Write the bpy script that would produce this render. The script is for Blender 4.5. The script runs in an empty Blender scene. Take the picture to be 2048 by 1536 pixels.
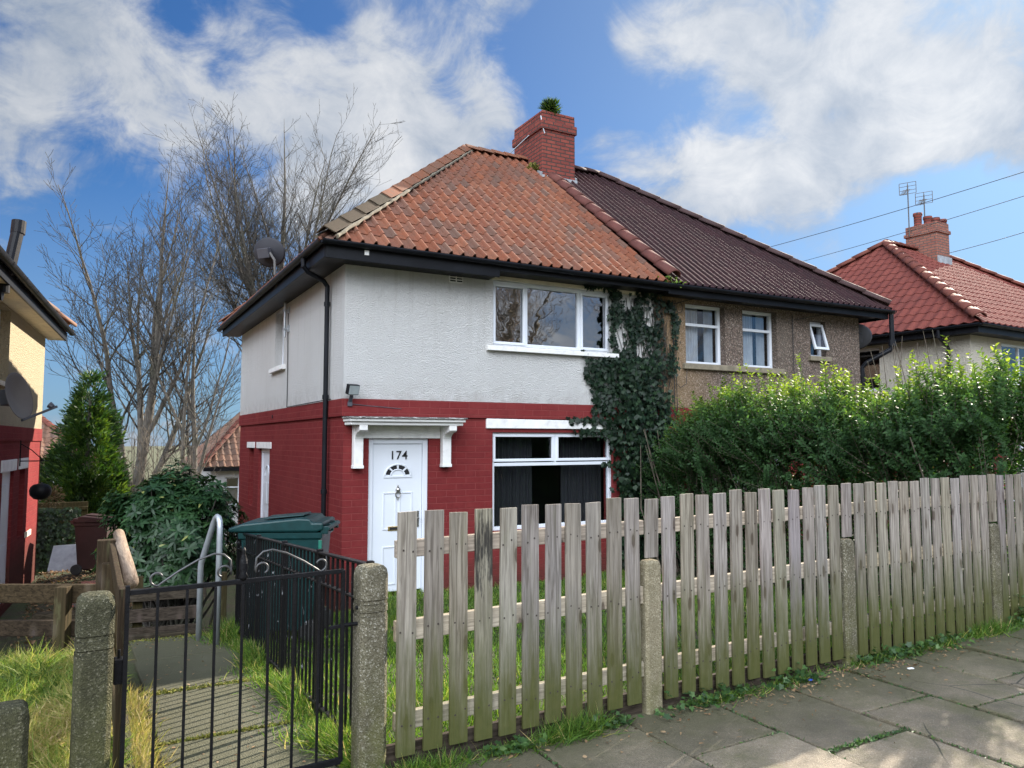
import bpy, bmesh, math, random
import numpy as np
from mathutils import Vector, Matrix

random.seed(7)
SC = bpy.context.scene
COL = SC.collection
rad = math.radians

# ------------------------------------------------------------------ camera
HEAD = rad(61.4); PITCH = math.atan(113 / 1540.0)
CAM = Vector((-2.89, -9.93, 2.1))
FWD = Vector((math.cos(HEAD) * math.cos(PITCH), math.sin(HEAD) * math.cos(PITCH), math.sin(PITCH)))
cd = bpy.data.cameras.new("camera"); cam = bpy.data.objects.new("camera", cd); COL.objects.link(cam)
cam.location = CAM; cam.rotation_euler = FWD.to_track_quat('-Z', 'Y').to_euler()
cd.sensor_width = 36.0; cd.lens = 1540 / 2048 * 36; cd.clip_start = 0.05; cd.clip_end = 3000
SC.camera = cam
_R = Vector((math.sin(HEAD), -math.cos(HEAD), 0)); _U = _R.cross(FWD)
def look(px, py):
    return (FWD + _R * ((px - 1024) / 1540) - _U * ((py - 768) / 1540)).normalized()

# ------------------------------------------------------------------ light, sky, exposure
SUN_AZ, SUN_EL = rad(23.5), rad(27)
SUN = Vector((math.cos(SUN_AZ) * math.cos(SUN_EL), math.sin(SUN_AZ) * math.cos(SUN_EL), math.sin(SUN_EL)))
sl = bpy.data.lights.new("sun", 'SUN'); so = bpy.data.objects.new("sun", sl); COL.objects.link(so)
sl.energy = 3.0; sl.angle = rad(0.55); sl.color = (1.0, 0.9, 0.76)
so.rotation_euler = (-SUN).to_track_quat('-Z', 'Y').to_euler(); so.location = (20, 10, 20)
SC.view_settings.view_transform = 'Standard'; SC.view_settings.look = 'None'
SC.view_settings.exposure = 2.3; SC.view_settings.gamma = 1.0
SC.cycles.use_denoising = True
SC.cycles.max_bounces = 7; SC.cycles.transparent_max_bounces = 12
SC.cycles.sample_clamp_indirect = 6.0

W = bpy.data.worlds.new("World"); SC.world = W; W.use_nodes = True
def build_sky():
    nt = W.node_tree; nt.nodes.clear(); L = nt.links.new
    def nd(t, **k):
        n = nt.nodes.new(t)
        for a, b in k.items(): setattr(n, a, b)
        return n
    def math_(op, a, b=None, c=None, clamp=False):
        n = nd('ShaderNodeMath', operation=op, use_clamp=clamp)
        for i, v in enumerate((a, b, c)):
            if v is None: continue
            if isinstance(v, (int, float)): n.inputs[i].default_value = v
            else: L(v, n.inputs[i])
        return n.outputs[0]
    out = nd('ShaderNodeOutputWorld'); bg = nd('ShaderNodeBackground'); bg.inputs[1].default_value = 0.1
    sky = nd('ShaderNodeTexSky', sky_type='NISHITA', sun_disc=False, sun_elevation=SUN_EL, sun_rotation=math.pi / 2 - SUN_AZ)
    sky.air_density = 1.0; sky.dust_density = 0.6; sky.ozone_density = 2.0
    tc = nd('ShaderNodeTexCoord'); D = tc.outputs['Generated']
    sep = nd('ShaderNodeSeparateXYZ'); L(D, sep.inputs[0])
    # flat cloud layer: project the direction on a plane overhead
    zz = math_('ADD', math_('MAXIMUM', sep.outputs[2], 0.0), 0.55)
    comb = nd('ShaderNodeCombineXYZ')
    L(math_('DIVIDE', sep.outputs[0], zz), comb.inputs[0]); L(math_('DIVIDE', sep.outputs[1], zz), comb.inputs[1])
    def noise(scale, detail, rough, vec, dist=0.0, off=(0, 0, 0)):
        m = nd('ShaderNodeMapping'); m.inputs['Location'].default_value = off; L(vec, m.inputs[0])
        n = nd('ShaderNodeTexNoise'); n.inputs['Scale'].default_value = scale; n.inputs['Detail'].default_value = detail
        n.inputs['Roughness'].default_value = rough; n.inputs['Distortion'].default_value = dist; L(m.outputs[0], n.inputs['Vector'])
        return n.outputs[0]
    P = comb.outputs[0]
    n1 = noise(3.7, 10, 0.60, P, 0.5, (3.1, 1.7, 0)); n2 = noise(11.0, 9, 0.64, P, 0.7, (7.7, 2.2, 0)); n3 = noise(0.9, 4, .5, P, 0.0, (1.2, 9.4, 0))
    # banks of cloud and holes of blue: (px, py, spread in px, weight)
    blobs = [(120, 70, 150, .55), (330, 110, 110, .35), (30, 150, 110, .35), (520, 60, 90, .45), (440, 170, 80, .35), (580, 200, 90, .4), (720, 150, 90, .45), (820, 250, 110, .75), (960, 310, 90, .5), (700, 300, 100, .5),
             (990, 185, 40, .25), (560, 330, 100, .3), (880, 15, 140, .5), (1070, 15, 60, .4), (1000, 60, 60, .2),
             (1260, 110, 55, .45), (1340, 40, 80, .4), (1450, 120, 110, .5), (1620, 80, 150, .6), (1900, 60, 170, .6), (1800, 190, 100, .5), (1980, 160, 120, .4), (1480, 170, 60, .3),
             (1190, 250, 50, .35), (1240, 340, 70, .45), (1350, 290, 70, .45), (1440, 340, 90, .6), (1560, 390, 80, .5), (1690, 370, 80, .5), (1640, 300, 50, .25), (1790, 310, 80, .5), (1930, 270, 80, .55), (2050, 230, 70, .5), (1700, 525, 40, .4), (1580, 220, 30, .35),
             (60, 400, 90, .25), (220, 620, 90, .2), (330, 290, 60, .2), (90, 290, 60, .2), (130, 690, 60, .2),
             (1250, 60, 50, .3), (1700, 140, 110, .4), (1990, 330, 60, .35), (1850, 330, 60, .3), (1610, 405, 60, .45), (1440, 395, 50, .35), (1330, 370, 50, .3), (1310, 350, 60, .3), (1520, 340, 60, .35), (80, 120, 90, .2), (250, 160, 60, .2), (640, 380, 60, .3), (480, 250, 60, .35), (600, 420, 50, .25), (1150, 140, 80, -.5), (350, 15, 45, -.35), (200, 235, 70, -.4), (650, 20, 40, -.25), (900, 190, 45, -.25), (1060, 110, 60, -.35), (1540, 245, 45, -.35), (1390, 225, 45, -.3), (1270, 215, 50, -.35), (1480, 250, 45, -.3), (1130, 60, 50, -.3), (1140, 230, 45, -.3), (1900, 440, 130, -.6), (1680, 240, 40, -.25), (470, 330, 50, -.2),
             (60, 560, 110, -.35), (300, 400, 70, -.2), (1500, 480, 60, -.3), (140, 350, 60, -.25), (1300, 470, 50, .2)]
    acc = None
    for px, py, s, w in blobs:
        w = w * .80 if w > 0 else w * 1.7
        d = look(px, py)
        dp = nd('ShaderNodeVectorMath', operation='DOT_PRODUCT'); L(D, dp.inputs[0]); dp.inputs[1].default_value = d
        k = 1.0 / (s * .80 / 1540.0) ** 2
        e = math_('EXPONENT', math_('MULTIPLY', math_('SUBTRACT', dp.outputs['Value'], 1.0), k))
        acc = math_('MULTIPLY_ADD', e, w, acc if acc is not None else 0.0)
    # unseen bright cloud added behind the camera to light the shaded front walls
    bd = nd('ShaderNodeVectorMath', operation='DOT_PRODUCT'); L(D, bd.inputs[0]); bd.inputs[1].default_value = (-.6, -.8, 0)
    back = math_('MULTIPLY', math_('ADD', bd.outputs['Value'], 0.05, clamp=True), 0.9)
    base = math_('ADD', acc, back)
    dens = math_('ADD', base, math_('MULTIPLY_ADD', n1, 2.9, -1.53))
    dens = math_('ADD', dens, math_('MULTIPLY_ADD', n2, 1.5, -0.74))
    fac = nd('ShaderNodeMapRange', interpolation_type='SMOOTHSTEP'); L(dens, fac.inputs[0]); fac.inputs[1].default_value = -0.15; fac.inputs[2].default_value = 0.72
    sh = nd('ShaderNodeMapRange'); n4 = noise(5.0, 6, .55, P, 0.4, (3.4, 1.45, 0))
    L(math_('ADD', math_('MULTIPLY', dens, .35), math_('ADD', math_('MULTIPLY_ADD', n2, .7, -.3), math_('MULTIPLY_ADD', n4, 1.6, -.65))), sh.inputs[0]); sh.inputs[1].default_value = .0; sh.inputs[2].default_value = .95
    sd = nd('ShaderNodeVectorMath', operation='DOT_PRODUCT'); L(D, sd.inputs[0]); sd.inputs[1].default_value = SUN
    toward = math_('POWER', math_('MAXIMUM', sd.outputs['Value'], 0.0), 3.0)
    cc = nd('ShaderNodeMix', data_type='RGBA'); L(sh.outputs[0], cc.inputs[0])
    cc.inputs[6].default_value = (.70, .84, 1.05, 1); cc.inputs[7].default_value = (1.62, 1.64, 1.67, 1)
    back_fill = nd('ShaderNodeMapRange', interpolation_type='SMOOTHSTEP'); anti = nd('ShaderNodeVectorMath', operation='DOT_PRODUCT'); L(D, anti.inputs[0]); anti.inputs[1].default_value = (-.74, -.67, 0); L(anti.outputs['Value'], back_fill.inputs[0])
    back_fill.inputs[1].default_value = 0.0; back_fill.inputs[2].default_value = 0.65; back_fill.inputs[3].default_value = 0.0; back_fill.inputs[4].default_value = 12.5
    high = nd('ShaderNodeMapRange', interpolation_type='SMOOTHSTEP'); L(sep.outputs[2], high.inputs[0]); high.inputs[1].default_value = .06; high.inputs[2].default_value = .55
    zen_fill = nd('ShaderNodeMapRange', interpolation_type='SMOOTHSTEP'); L(sep.outputs[2], zen_fill.inputs[0]); zen_fill.inputs[1].default_value = .62; zen_fill.inputs[2].default_value = .85; zen_fill.inputs[4].default_value = 2.2
    gain = math_('ADD', math_('ADD', math_('ADD', 0.95, math_('MULTIPLY', toward, 0.25)), math_('MULTIPLY', back_fill.outputs[0], high.outputs[0])), zen_fill.outputs[0])  # added cloud behind and overhead is boosted here to brighten the shade
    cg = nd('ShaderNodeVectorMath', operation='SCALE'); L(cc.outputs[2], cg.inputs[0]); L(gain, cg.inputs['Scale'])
    tint = nd('ShaderNodeMix', data_type='RGBA', blend_type='MULTIPLY'); tint.inputs[0].default_value = 1.0
    L(sky.outputs[0], tint.inputs[6]); tint.inputs[7].default_value = (0.068, 0.142, 0.232, 1)
    hz = nd('ShaderNodeMapRange'); L(sep.outputs[2], hz.inputs[0]); hz.inputs[1].default_value = .32; hz.inputs[2].default_value = -.02; hz.inputs[3].default_value = 0; hz.inputs[4].default_value = 0.6
    mixh = nd('ShaderNodeMix', data_type='RGBA'); L(hz.outputs[0], mixh.inputs[0]); L(tint.outputs[2], mixh.inputs[6]); mixh.inputs[7].default_value = (.72, 1.02, 1.48, 1)
    glow = nd('ShaderNodeMix', data_type='RGBA'); L(math_('MULTIPLY', math_('POWER', math_('MAXIMUM', sd.outputs['Value'], 0.0), 6.0), .5), glow.inputs[0]); L(mixh.outputs[2], glow.inputs[6]); glow.inputs[7].default_value = (.95, 1.12, 1.35, 1)
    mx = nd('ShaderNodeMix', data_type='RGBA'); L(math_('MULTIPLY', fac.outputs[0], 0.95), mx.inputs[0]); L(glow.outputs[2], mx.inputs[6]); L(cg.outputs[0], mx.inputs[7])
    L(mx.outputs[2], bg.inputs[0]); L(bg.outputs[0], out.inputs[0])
build_sky()

# ------------------------------------------------------------------ materials
class NT:
    def __init__(s, name):
        s.m = bpy.data.materials.new(name); s.m.use_nodes = True; s.t = s.m.node_tree; s.t.nodes.clear()
        s.out = s.nd('ShaderNodeOutputMaterial'); tc = s.nd('ShaderNodeTexCoord'); s.P = tc.outputs['Object']
    def nd(s, t, **k):
        n = s.t.nodes.new(t)
        for a, b in k.items(): setattr(n, a, b)
        return n
    def put(s, sock, v):
        if v is None: return
        if hasattr(v, 'links') or isinstance(v, bpy.types.NodeSocket): s.t.links.new(v, sock)
        else:
            if isinstance(v, (tuple, list)) and len(v) == 3 and sock.type == 'RGBA': v = (*v, 1)
            sock.default_value = v
    def math(s, op, a, b=0.0, c=None, clamp=False):
        n = s.nd('ShaderNodeMath', operation=op, use_clamp=clamp)
        s.put(n.inputs[0], a); s.put(n.inputs[1], b); s.put(n.inputs[2], c); return n.outputs[0]
    def map(s, scale=(1, 1, 1), rot=(0, 0, 0), loc=(0, 0, 0), vec=None):
        n = s.nd('ShaderNodeMapping'); s.put(n.inputs[0], vec or s.P); n.inputs['Scale'].default_value = scale
        n.inputs['Rotation'].default_value = rot; n.inputs['Location'].default_value = loc; return n.outputs[0]
    def noise(s, scale=5, detail=4, rough=.55, vec=None, dist=0):
        n = s.nd('ShaderNodeTexNoise'); s.put(n.inputs['Vector'], vec or s.P)
        n.inputs['Scale'].default_value = scale; n.inputs['Detail'].default_value = detail; n.inputs['Roughness'].default_value = rough; n.inputs['Distortion'].default_value = dist
        return n.outputs[0]
    def voro(s, scale=20, vec=None, feature='F1', out='Distance', rnd=1.0):
        n = s.nd('ShaderNodeTexVoronoi', feature=feature); s.put(n.inputs['Vector'], vec or s.P); n.inputs['Scale'].default_value = scale; n.inputs['Randomness'].default_value = rnd
        return n.outputs[out]
    def rng(s, v, a, b, lo=0.0, hi=1.0, smooth=False):
        n = s.nd('ShaderNodeMapRange', interpolation_type='SMOOTHSTEP' if smooth else 'LINEAR')
        s.put(n.inputs[0], v)
        for i, q in enumerate((a, b, lo, hi)): n.inputs[i + 1].default_value = q
        return n.outputs[0]
    def mix(s, f, a, b, blend='MIX'):
        n = s.nd('ShaderNodeMix', data_type='RGBA', blend_type=blend); s.put(n.inputs[0], f); s.put(n.inputs[6], a); s.put(n.inputs[7], b); return n.outputs[2]
    def ramp(s, f, stops):
        n = s.nd('ShaderNodeValToRGB'); s.put(n.inputs[0], f); e = n.color_ramp.elements
        while len(e) < len(stops): e.new(0.5)
        for el, (p, c) in zip(e, stops): el.position = p; el.color = (*c, 1)
        return n.outputs[0]
    def attr(s, name):
        n = s.nd('ShaderNodeAttribute'); n.attribute_name = name; return n.outputs['Fac']
    def xyz(s, vec=None):
        n = s.nd('ShaderNodeSeparateXYZ'); s.put(n.inputs[0], vec or s.P); return n.outputs
    def comb(s, x=0.0, y=0.0, z=0.0):
        n = s.nd('ShaderNodeCombineXYZ'); s.put(n.inputs[0], x); s.put(n.inputs[1], y); s.put(n.inputs[2], z); return n.outputs[0]
    def bump(s, h, strength=.5, dist=.01, nrm=None):
        n = s.nd('ShaderNodeBump'); s.put(n.inputs['Height'], h); n.inputs['Strength'].default_value = strength; n.inputs['Distance'].default_value = dist
        if nrm is not None: s.put(n.inputs['Normal'], nrm)
        return n.outputs[0]
    def bsdf(s, col, rough=.8, nrm=None, metal=0.0, spec=None, coat=0.0):
        n = s.nd('ShaderNodeBsdfPrincipled'); s.put(n.inputs['Base Color'], col); s.put(n.inputs['Roughness'], rough); s.put(n.inputs['Metallic'], metal)
        if spec is not None: s.put(n.inputs['Specular IOR Level'], spec)
        if nrm is not None: s.put(n.inputs['Normal'], nrm)
        if coat: n.inputs['Coat Weight'].default_value = coat
        return n.outputs[0]
    def done(s, sh):
        s.t.links.new(sh, s.out.inputs[0]); return s.m

M = {}
def m_plain(name, col, rough=.6, metal=0., var=.12, bump=0., scale=30, spec=None, grime=0.0):
    n = NT(name); v = n.noise(scale * .2, 5, .6); f = n.rng(v, .3, .7, 1 - var, 1 + var)
    c = n.mix(1.0, col, n.comb(f, f, f), 'MULTIPLY')
    if grime: c = n.mix(n.rng(n.noise(7, 7, .65), .5, .72, 0, grime), c, (.05, .05, .04))
    b = n.bump(n.noise(scale, 6, .6), bump, .01) if bump else None
    M[name] = n.done(n.bsdf(c, rough, b, metal, spec)); return M[name]

def m_stucco(name, col, stain, scale=70):
    n = NT(name)
    h = n.noise(scale, 3, .55, dist=.4); h2 = n.voro(scale * .8, feature='SMOOTH_F1')
    hh = n.math('ADD', n.math('MULTIPLY', n.rng(h, .35, .65), 1.0), n.math('MULTIPLY', h2, -.6))
    streak = n.noise(1.0, 6, .6, n.map((3.2, 3.2, .35)))
    c = n.mix(n.rng(streak, .55, .85, 0, .3), col, stain)
    c = n.mix(n.rng(n.noise(.9, 5, .6), .42, .7, 0, .35), c, (col[0] * .86, col[1] * .85, col[2] * .83))
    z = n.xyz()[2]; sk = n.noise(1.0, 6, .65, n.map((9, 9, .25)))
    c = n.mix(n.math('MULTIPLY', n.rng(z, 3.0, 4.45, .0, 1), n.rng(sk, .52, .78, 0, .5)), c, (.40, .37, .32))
    c = n.mix(n.rng(n.noise(30, 5, .75), .68, .75, 0, .35), c, (.32, .30, .27))
    # rain wash below the eaves and damp just above the brick
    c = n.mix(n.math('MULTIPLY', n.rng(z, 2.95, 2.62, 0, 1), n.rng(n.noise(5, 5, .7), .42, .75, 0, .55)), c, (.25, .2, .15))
    M[name] = n.done(n.bsdf(c, .92, n.bump(hh, 1.0, .019)))
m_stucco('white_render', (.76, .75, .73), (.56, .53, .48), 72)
m_stucco('cream_render', (.43, .36, .235), (.30, .24, .15), 45)
m_stucco('pale_render', (.62, .57, .48), (.45, .40, .32), 45)

def m_pebble():
    n = NT('pebbledash'); s = 46
    cell = n.nd('ShaderNodeTexVoronoi', feature='F1'); n.put(cell.inputs['Vector'], n.P); cell.inputs['Scale'].default_value = s
    r = n.math('FRACT', n.math('MULTIPLY', n.xyz(cell.outputs['Color'])[0], 7.3))
    c = n.ramp(r, [(0, (.07, .048, .038)), (.25, (.18, .127, .10)), (.5, (.23, .168, .138)), (.75, (.115, .083, .072)), (1, (.38, .31, .26))])
    c = n.mix(n.rng(cell.outputs['Distance'], .40, .68, 0, .85), c, (.06, .047, .033))
    x = n.xyz()
    c = n.mix(n.rng(n.noise(1.1, 5, .6, n.map((1, 1, .4))), .45, .7, 0, .55), c, (.10, .085, .065))
    c = n.mix(n.rng(x[0], 1.5, .4, 0, .32), c, (.42, .26, .10))
    M['pebbledash'] = n.done(n.bsdf(c, .85, n.bump(n.math('MULTIPLY', cell.outputs['Distance'], -1), .9, .012)))
m_pebble()

def m_brick(name, cols, mortar, rough=.75, msize=.009, paint=False, bw=.225, rh=.0775):
    n = NT(name); p = n.xyz(); u = n.math('ADD', p[0], p[1]); vec = n.comb(u, p[2], 0.0)
    b = n.nd('ShaderNodeTexBrick'); n.put(b.inputs['Vector'], n.math('ADD', 0, 0) if False else vec)
    b.inputs['Scale'].default_value = 1; b.inputs['Brick Width'].default_value = bw; b.inputs['Row Height'].default_value = rh
    b.inputs['Mortar Size'].default_value = msize; b.inputs['Mortar Smooth'].default_value = .3; b.inputs['Bias'].default_value = 0
    b.inputs['Color1'].default_value = (*cols[0], 1); b.inputs['Color2'].default_value = (*cols[1], 1); b.inputs['Mortar'].default_value = (*mortar, 1)
    c = n.mix(n.rng(n.noise(9, 6, .65), .45, .75, 0, .5), b.outputs[0], cols[2])
    if paint:
        c = n.mix(n.rng(n.noise(1.1, 6, .65), .45, .7, 0, .4), c, (cols[0][0] * 1.35, cols[0][1] * 2.0, cols[0][2] * 1.8))
        wz = n.xyz(n.nd('ShaderNodeNewGeometry').outputs['Position'])[2]
        c = n.mix(n.math('MULTIPLY', n.rng(n.math('ADD', wz, n.math('MULTIPLY_ADD', n.noise(6, 6, .7), .7, -.35)), .55, .0, 0, .75), 1.0), c, (.055, .03, .022))
        c = n.mix(n.rng(n.noise(24, 5, .7), .70, .74, 0, .55), c, (.06, .022, .02))
    if paint: c = n.mix(n.rng(n.noise(2.3, 7, .7), .55, .75, 0, .55), c, (cols[0][0] * .62, cols[0][1] * .6, cols[0][2] * .6))
    rough_h = n.noise(60, 5, .6); sp = .08 if paint else .2
    h = n.math('ADD', n.math('MULTIPLY', b.outputs['Fac'], -1.0), n.math('MULTIPLY', rough_h, .35))
    M[name] = n.done(n.bsdf(c, rough, n.bump(h, .9, .008), 0, sp))
m_brick('red_painted_brick', ((.162, .0235, .0245), (.142, .0215, .023), (.195, .034, .032)), (.215, .048, .045), .88, .006, True, .30, .088)
m_brick('chimney_brick', ((.24, .062, .045), (.17, .042, .034), (.11, .035, .03)), (.06, .045, .04), .85, .012)
m_brick('old_brick', ((.30, .13, .09), (.24, .09, .065), (.17, .07, .06)), (.12, .1, .09), .85, .012)

def m_tile(name, cols, dirt, rough=.7):
    n = NT(name); r = n.attr('rnd')
    c = n.ramp(r, [(i / (len(cols) - 1), q) for i, q in enumerate(cols)])
    c = n.mix(n.rng(n.noise(14, 6, .65), .48, .75, 0, .65), c, dirt)
    c = n.mix(n.rng(n.noise(2.2, 5, .6), .52, .72, 0, .5), c, dirt)
    c = n.mix(n.rng(n.noise(45, 3, .6), .66, .72, 0, .6), c, (.22, .21, .14))
    M[name] = n.done(n.bsdf(c, max(rough, .75), n.bump(n.noise(40, 5, .6), .35, .01), 0, .15))
m_tile('terracotta_tile', [(.160, .056, .031), (.215, .079, .042), (.18, .067, .040), (.22, .088, .050), (.155, .078, .056), (.195, .068, .037), (.125, .074, .056), (.185, .066, .038)], (.11, .072, .053))
m_tile('brown_tile', [(.038, .019, .021), (.046, .022, .024), (.034, .018, .020), (.042, .021, .022)], (.032, .021, .023), .5)
m_tile('red_tile', [(.145, .040, .031), (.17, .048, .036), (.135, .038, .030), (.158, .044, .033)], (.105, .036, .03), .6)
m_tile('old_brown_tile', [(.17, .09, .06), (.22, .12, .08), (.13, .08, .06), (.2, .13, .1)], (.10, .085, .07))
m_tile('hip_tile', [(.20, .080, .043), (.17, .068, .038), (.21, .09, .052), (.15, .075, .048)], (.11, .09, .068))
m_tile('mossy_hip_tile', [(.062, .044, .029), (.050, .038, .026)], (.04, .036, .02)); m_tile('dark_ridge_tile', [(.062, .036, .035), (.052, .032, .031)], (.045, .03, .03)); m_tile('party_tile', [(.115, .042, .034), (.10, .038, .032), (.13, .047, .037)], (.075, .036, .032))
m_tile('round_ridge_tile', [(.14, .046, .033), (.12, .041, .030), (.155, .05, .036)], (.09, .038, .032))
m_plain('mortar', (.17, .145, .105), .95, bump=.5, var=.3)
m_plain('lead', (.30, .32, .34), .6, var=.25, bump=.2)
m_plain('upvc', (.66, .69, .74), .32, var=.03, scale=10)
m_plain('white_paint', (.74, .73, .71), .55, var=.07, bump=.25, grime=.25)
m_plain('cream_paint', (.62, .55, .42), .6, var=.1, bump=.2, grime=.3)
m_plain('black_gloss', (.008, .009, .012), .42, var=.35, bump=.15, scale=18, spec=.16)
m_plain('black_iron', (.007, .007, .008), .45, var=.3, bump=.4, scale=60, spec=.14)
m_plain('lit_iron', (.07, .07, .072), .4, .4, var=.3); m_plain('nail', (.035, .025, .02), .8); m_plain('dark_void', (.012, .012, .014), .9)  # first iron is paler: the lit highlight of the gate scrolls, painted in
m_plain('curtain', (.009, .009, .012), .9, bump=.3)
m_plain('net_curtain', (.45, .47, .48), .9)
m_plain('chrome', (.42, .40, .37), .3, .9)
m_plain('brass', (.55, .40, .16), .35, .9)
m_plain('number_black', (.01, .01, .01), .4)
m_plain('galvanised', (.42, .45, .48), .38, .55, var=.15)
m_plain('dish_grey', (.06, .062, .075), .5, bump=.2)
m_plain('dish_brown', (.12, .105, .09), .6); m_plain('mesh_dark', (.022, .023, .03), .7); m_plain('aerial_grey', (.09, .085, .08), .7)
m_plain('green_plastic', (.005, .032, .033), .38, var=.2, bump=.12, scale=80, spec=.3)
m_plain('sunlit_plastic', (.010, .13, .09), .4, var=.1)  # bin green with sunlight put into the colour
m_plain('brown_plastic', (.035, .015, .014), .5, var=.2, bump=.2)
m_plain('rubber', (.02, .02, .02), .7)
m_plain('asphalt', (.05, .05, .052), .9, bump=.5, scale=90)
m_plain('soil', (.055, .042, .028), .95, bump=.9, scale=25, var=.3)
m_plain('felt_grey', (.28, .31, .34), .8, var=.2, bump=.3)
m_plain('grey_wall', (.42, .42, .42), .9, bump=.3)
m_plain('cable', (.02, .02, .022), .6)
m_plain('stone_sill', (.20, .17, .12), .9, bump=.6, var=.3, grime=.5)
m_plain('lamp_glass', (.30, .33, .33), .15, var=.2)
m_plain('wire_grey', (.3, .3, .28), .7)
m_plain('litter_blue', (.03, .10, .5), .4)
m_plain('litter_white', (.75, .75, .74), .6)

def m_glass(name, rough=.015, wave=.0, f0=.06, tint=(.86, .9, .92)):
    n = NT(name); ge = n.nd('ShaderNodeNewGeometry'); nrm = ge.outputs['Normal']
    tr = n.nd('ShaderNodeBsdfTransparent'); tr.inputs[0].default_value = (*tint, 1)
    gl = n.nd('ShaderNodeBsdfGlossy'); gl.inputs['Roughness'].default_value = rough; gl.inputs[0].default_value = (.95, .97, 1, 1)
    if wave: nrm = n.bump(n.noise(1.6, 2, .5, n.map((1.0, 1.0, 1.3)), .6), .5, wave); n.put(gl.inputs['Normal'], nrm)
    dt = n.nd('ShaderNodeVectorMath', operation='DOT_PRODUCT'); n.put(dt.inputs[0], nrm); n.put(dt.inputs[1], ge.outputs['Incoming'])
    g = n.math('POWER', n.math('SUBTRACT', 1.0, n.math('ABSOLUTE', dt.outputs['Value']), clamp=True), 5.0)
    mx = n.nd('ShaderNodeMixShader'); n.put(mx.inputs[0], n.math('MULTIPLY_ADD', g, 1 - f0, f0)); n.put(mx.inputs[1], tr.outputs[0]); n.put(mx.inputs[2], gl.outputs[0])
    M[name] = n.done(mx.outputs[0])
m_glass('glass_wavy', .012, .006, .36, (.5, .5, .55)); m_glass('glass', .02, .003, .06); m_glass('glass_far', .03, .0, .16, (.8, .82, .85))

def m_concrete(name, c0, c1, c2, algae=.6, z0=.5, z1=1.3, scale=1.0):
    n = NT(name); v = n.voro(170 * scale, out='Color'); r = n.xyz(v)[0]
    c = n.ramp(r, [(0, c0), (.45, c1), (.8, c1), (1, c2)])
    c = n.mix(n.rng(n.noise(6, 6, .65), .42, .7, 0, .6), c, (c0[0] * .7, c0[1] * .7, c0[2] * .65))
    z = n.xyz(n.nd('ShaderNodeNewGeometry').outputs['Position'])[2]; g = n.math('MULTIPLY', n.rng(z, z1, z0, 0.05, 1), n.rng(n.noise(8, 5, .6), .35, .65, .2, 1))
    c = n.mix(n.math('MULTIPLY', g, algae), c, (.10, .105, .028))
    M[name] = n.done(n.bsdf(c, .95, n.bump(n.math('ADD', n.math('MULTIPLY', n.voro(170 * scale), .6), n.noise(30, 6, .7)), .9, .008), 0, .15))
m_concrete('concrete_post', (.07, .062, .042), (.15, .135, .095), (.36, .34, .28), .7, .55, 1.15)
m_concrete('tan_concrete_post', (.17, .145, .095), (.27, .235, .16), (.40, .36, .26), .6, .5, 1.0)
m_concrete('dark_concrete_post', (.036, .035, .024), (.068, .066, .040), (.19, .18, .13), .75, .5, 1.25)

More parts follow.
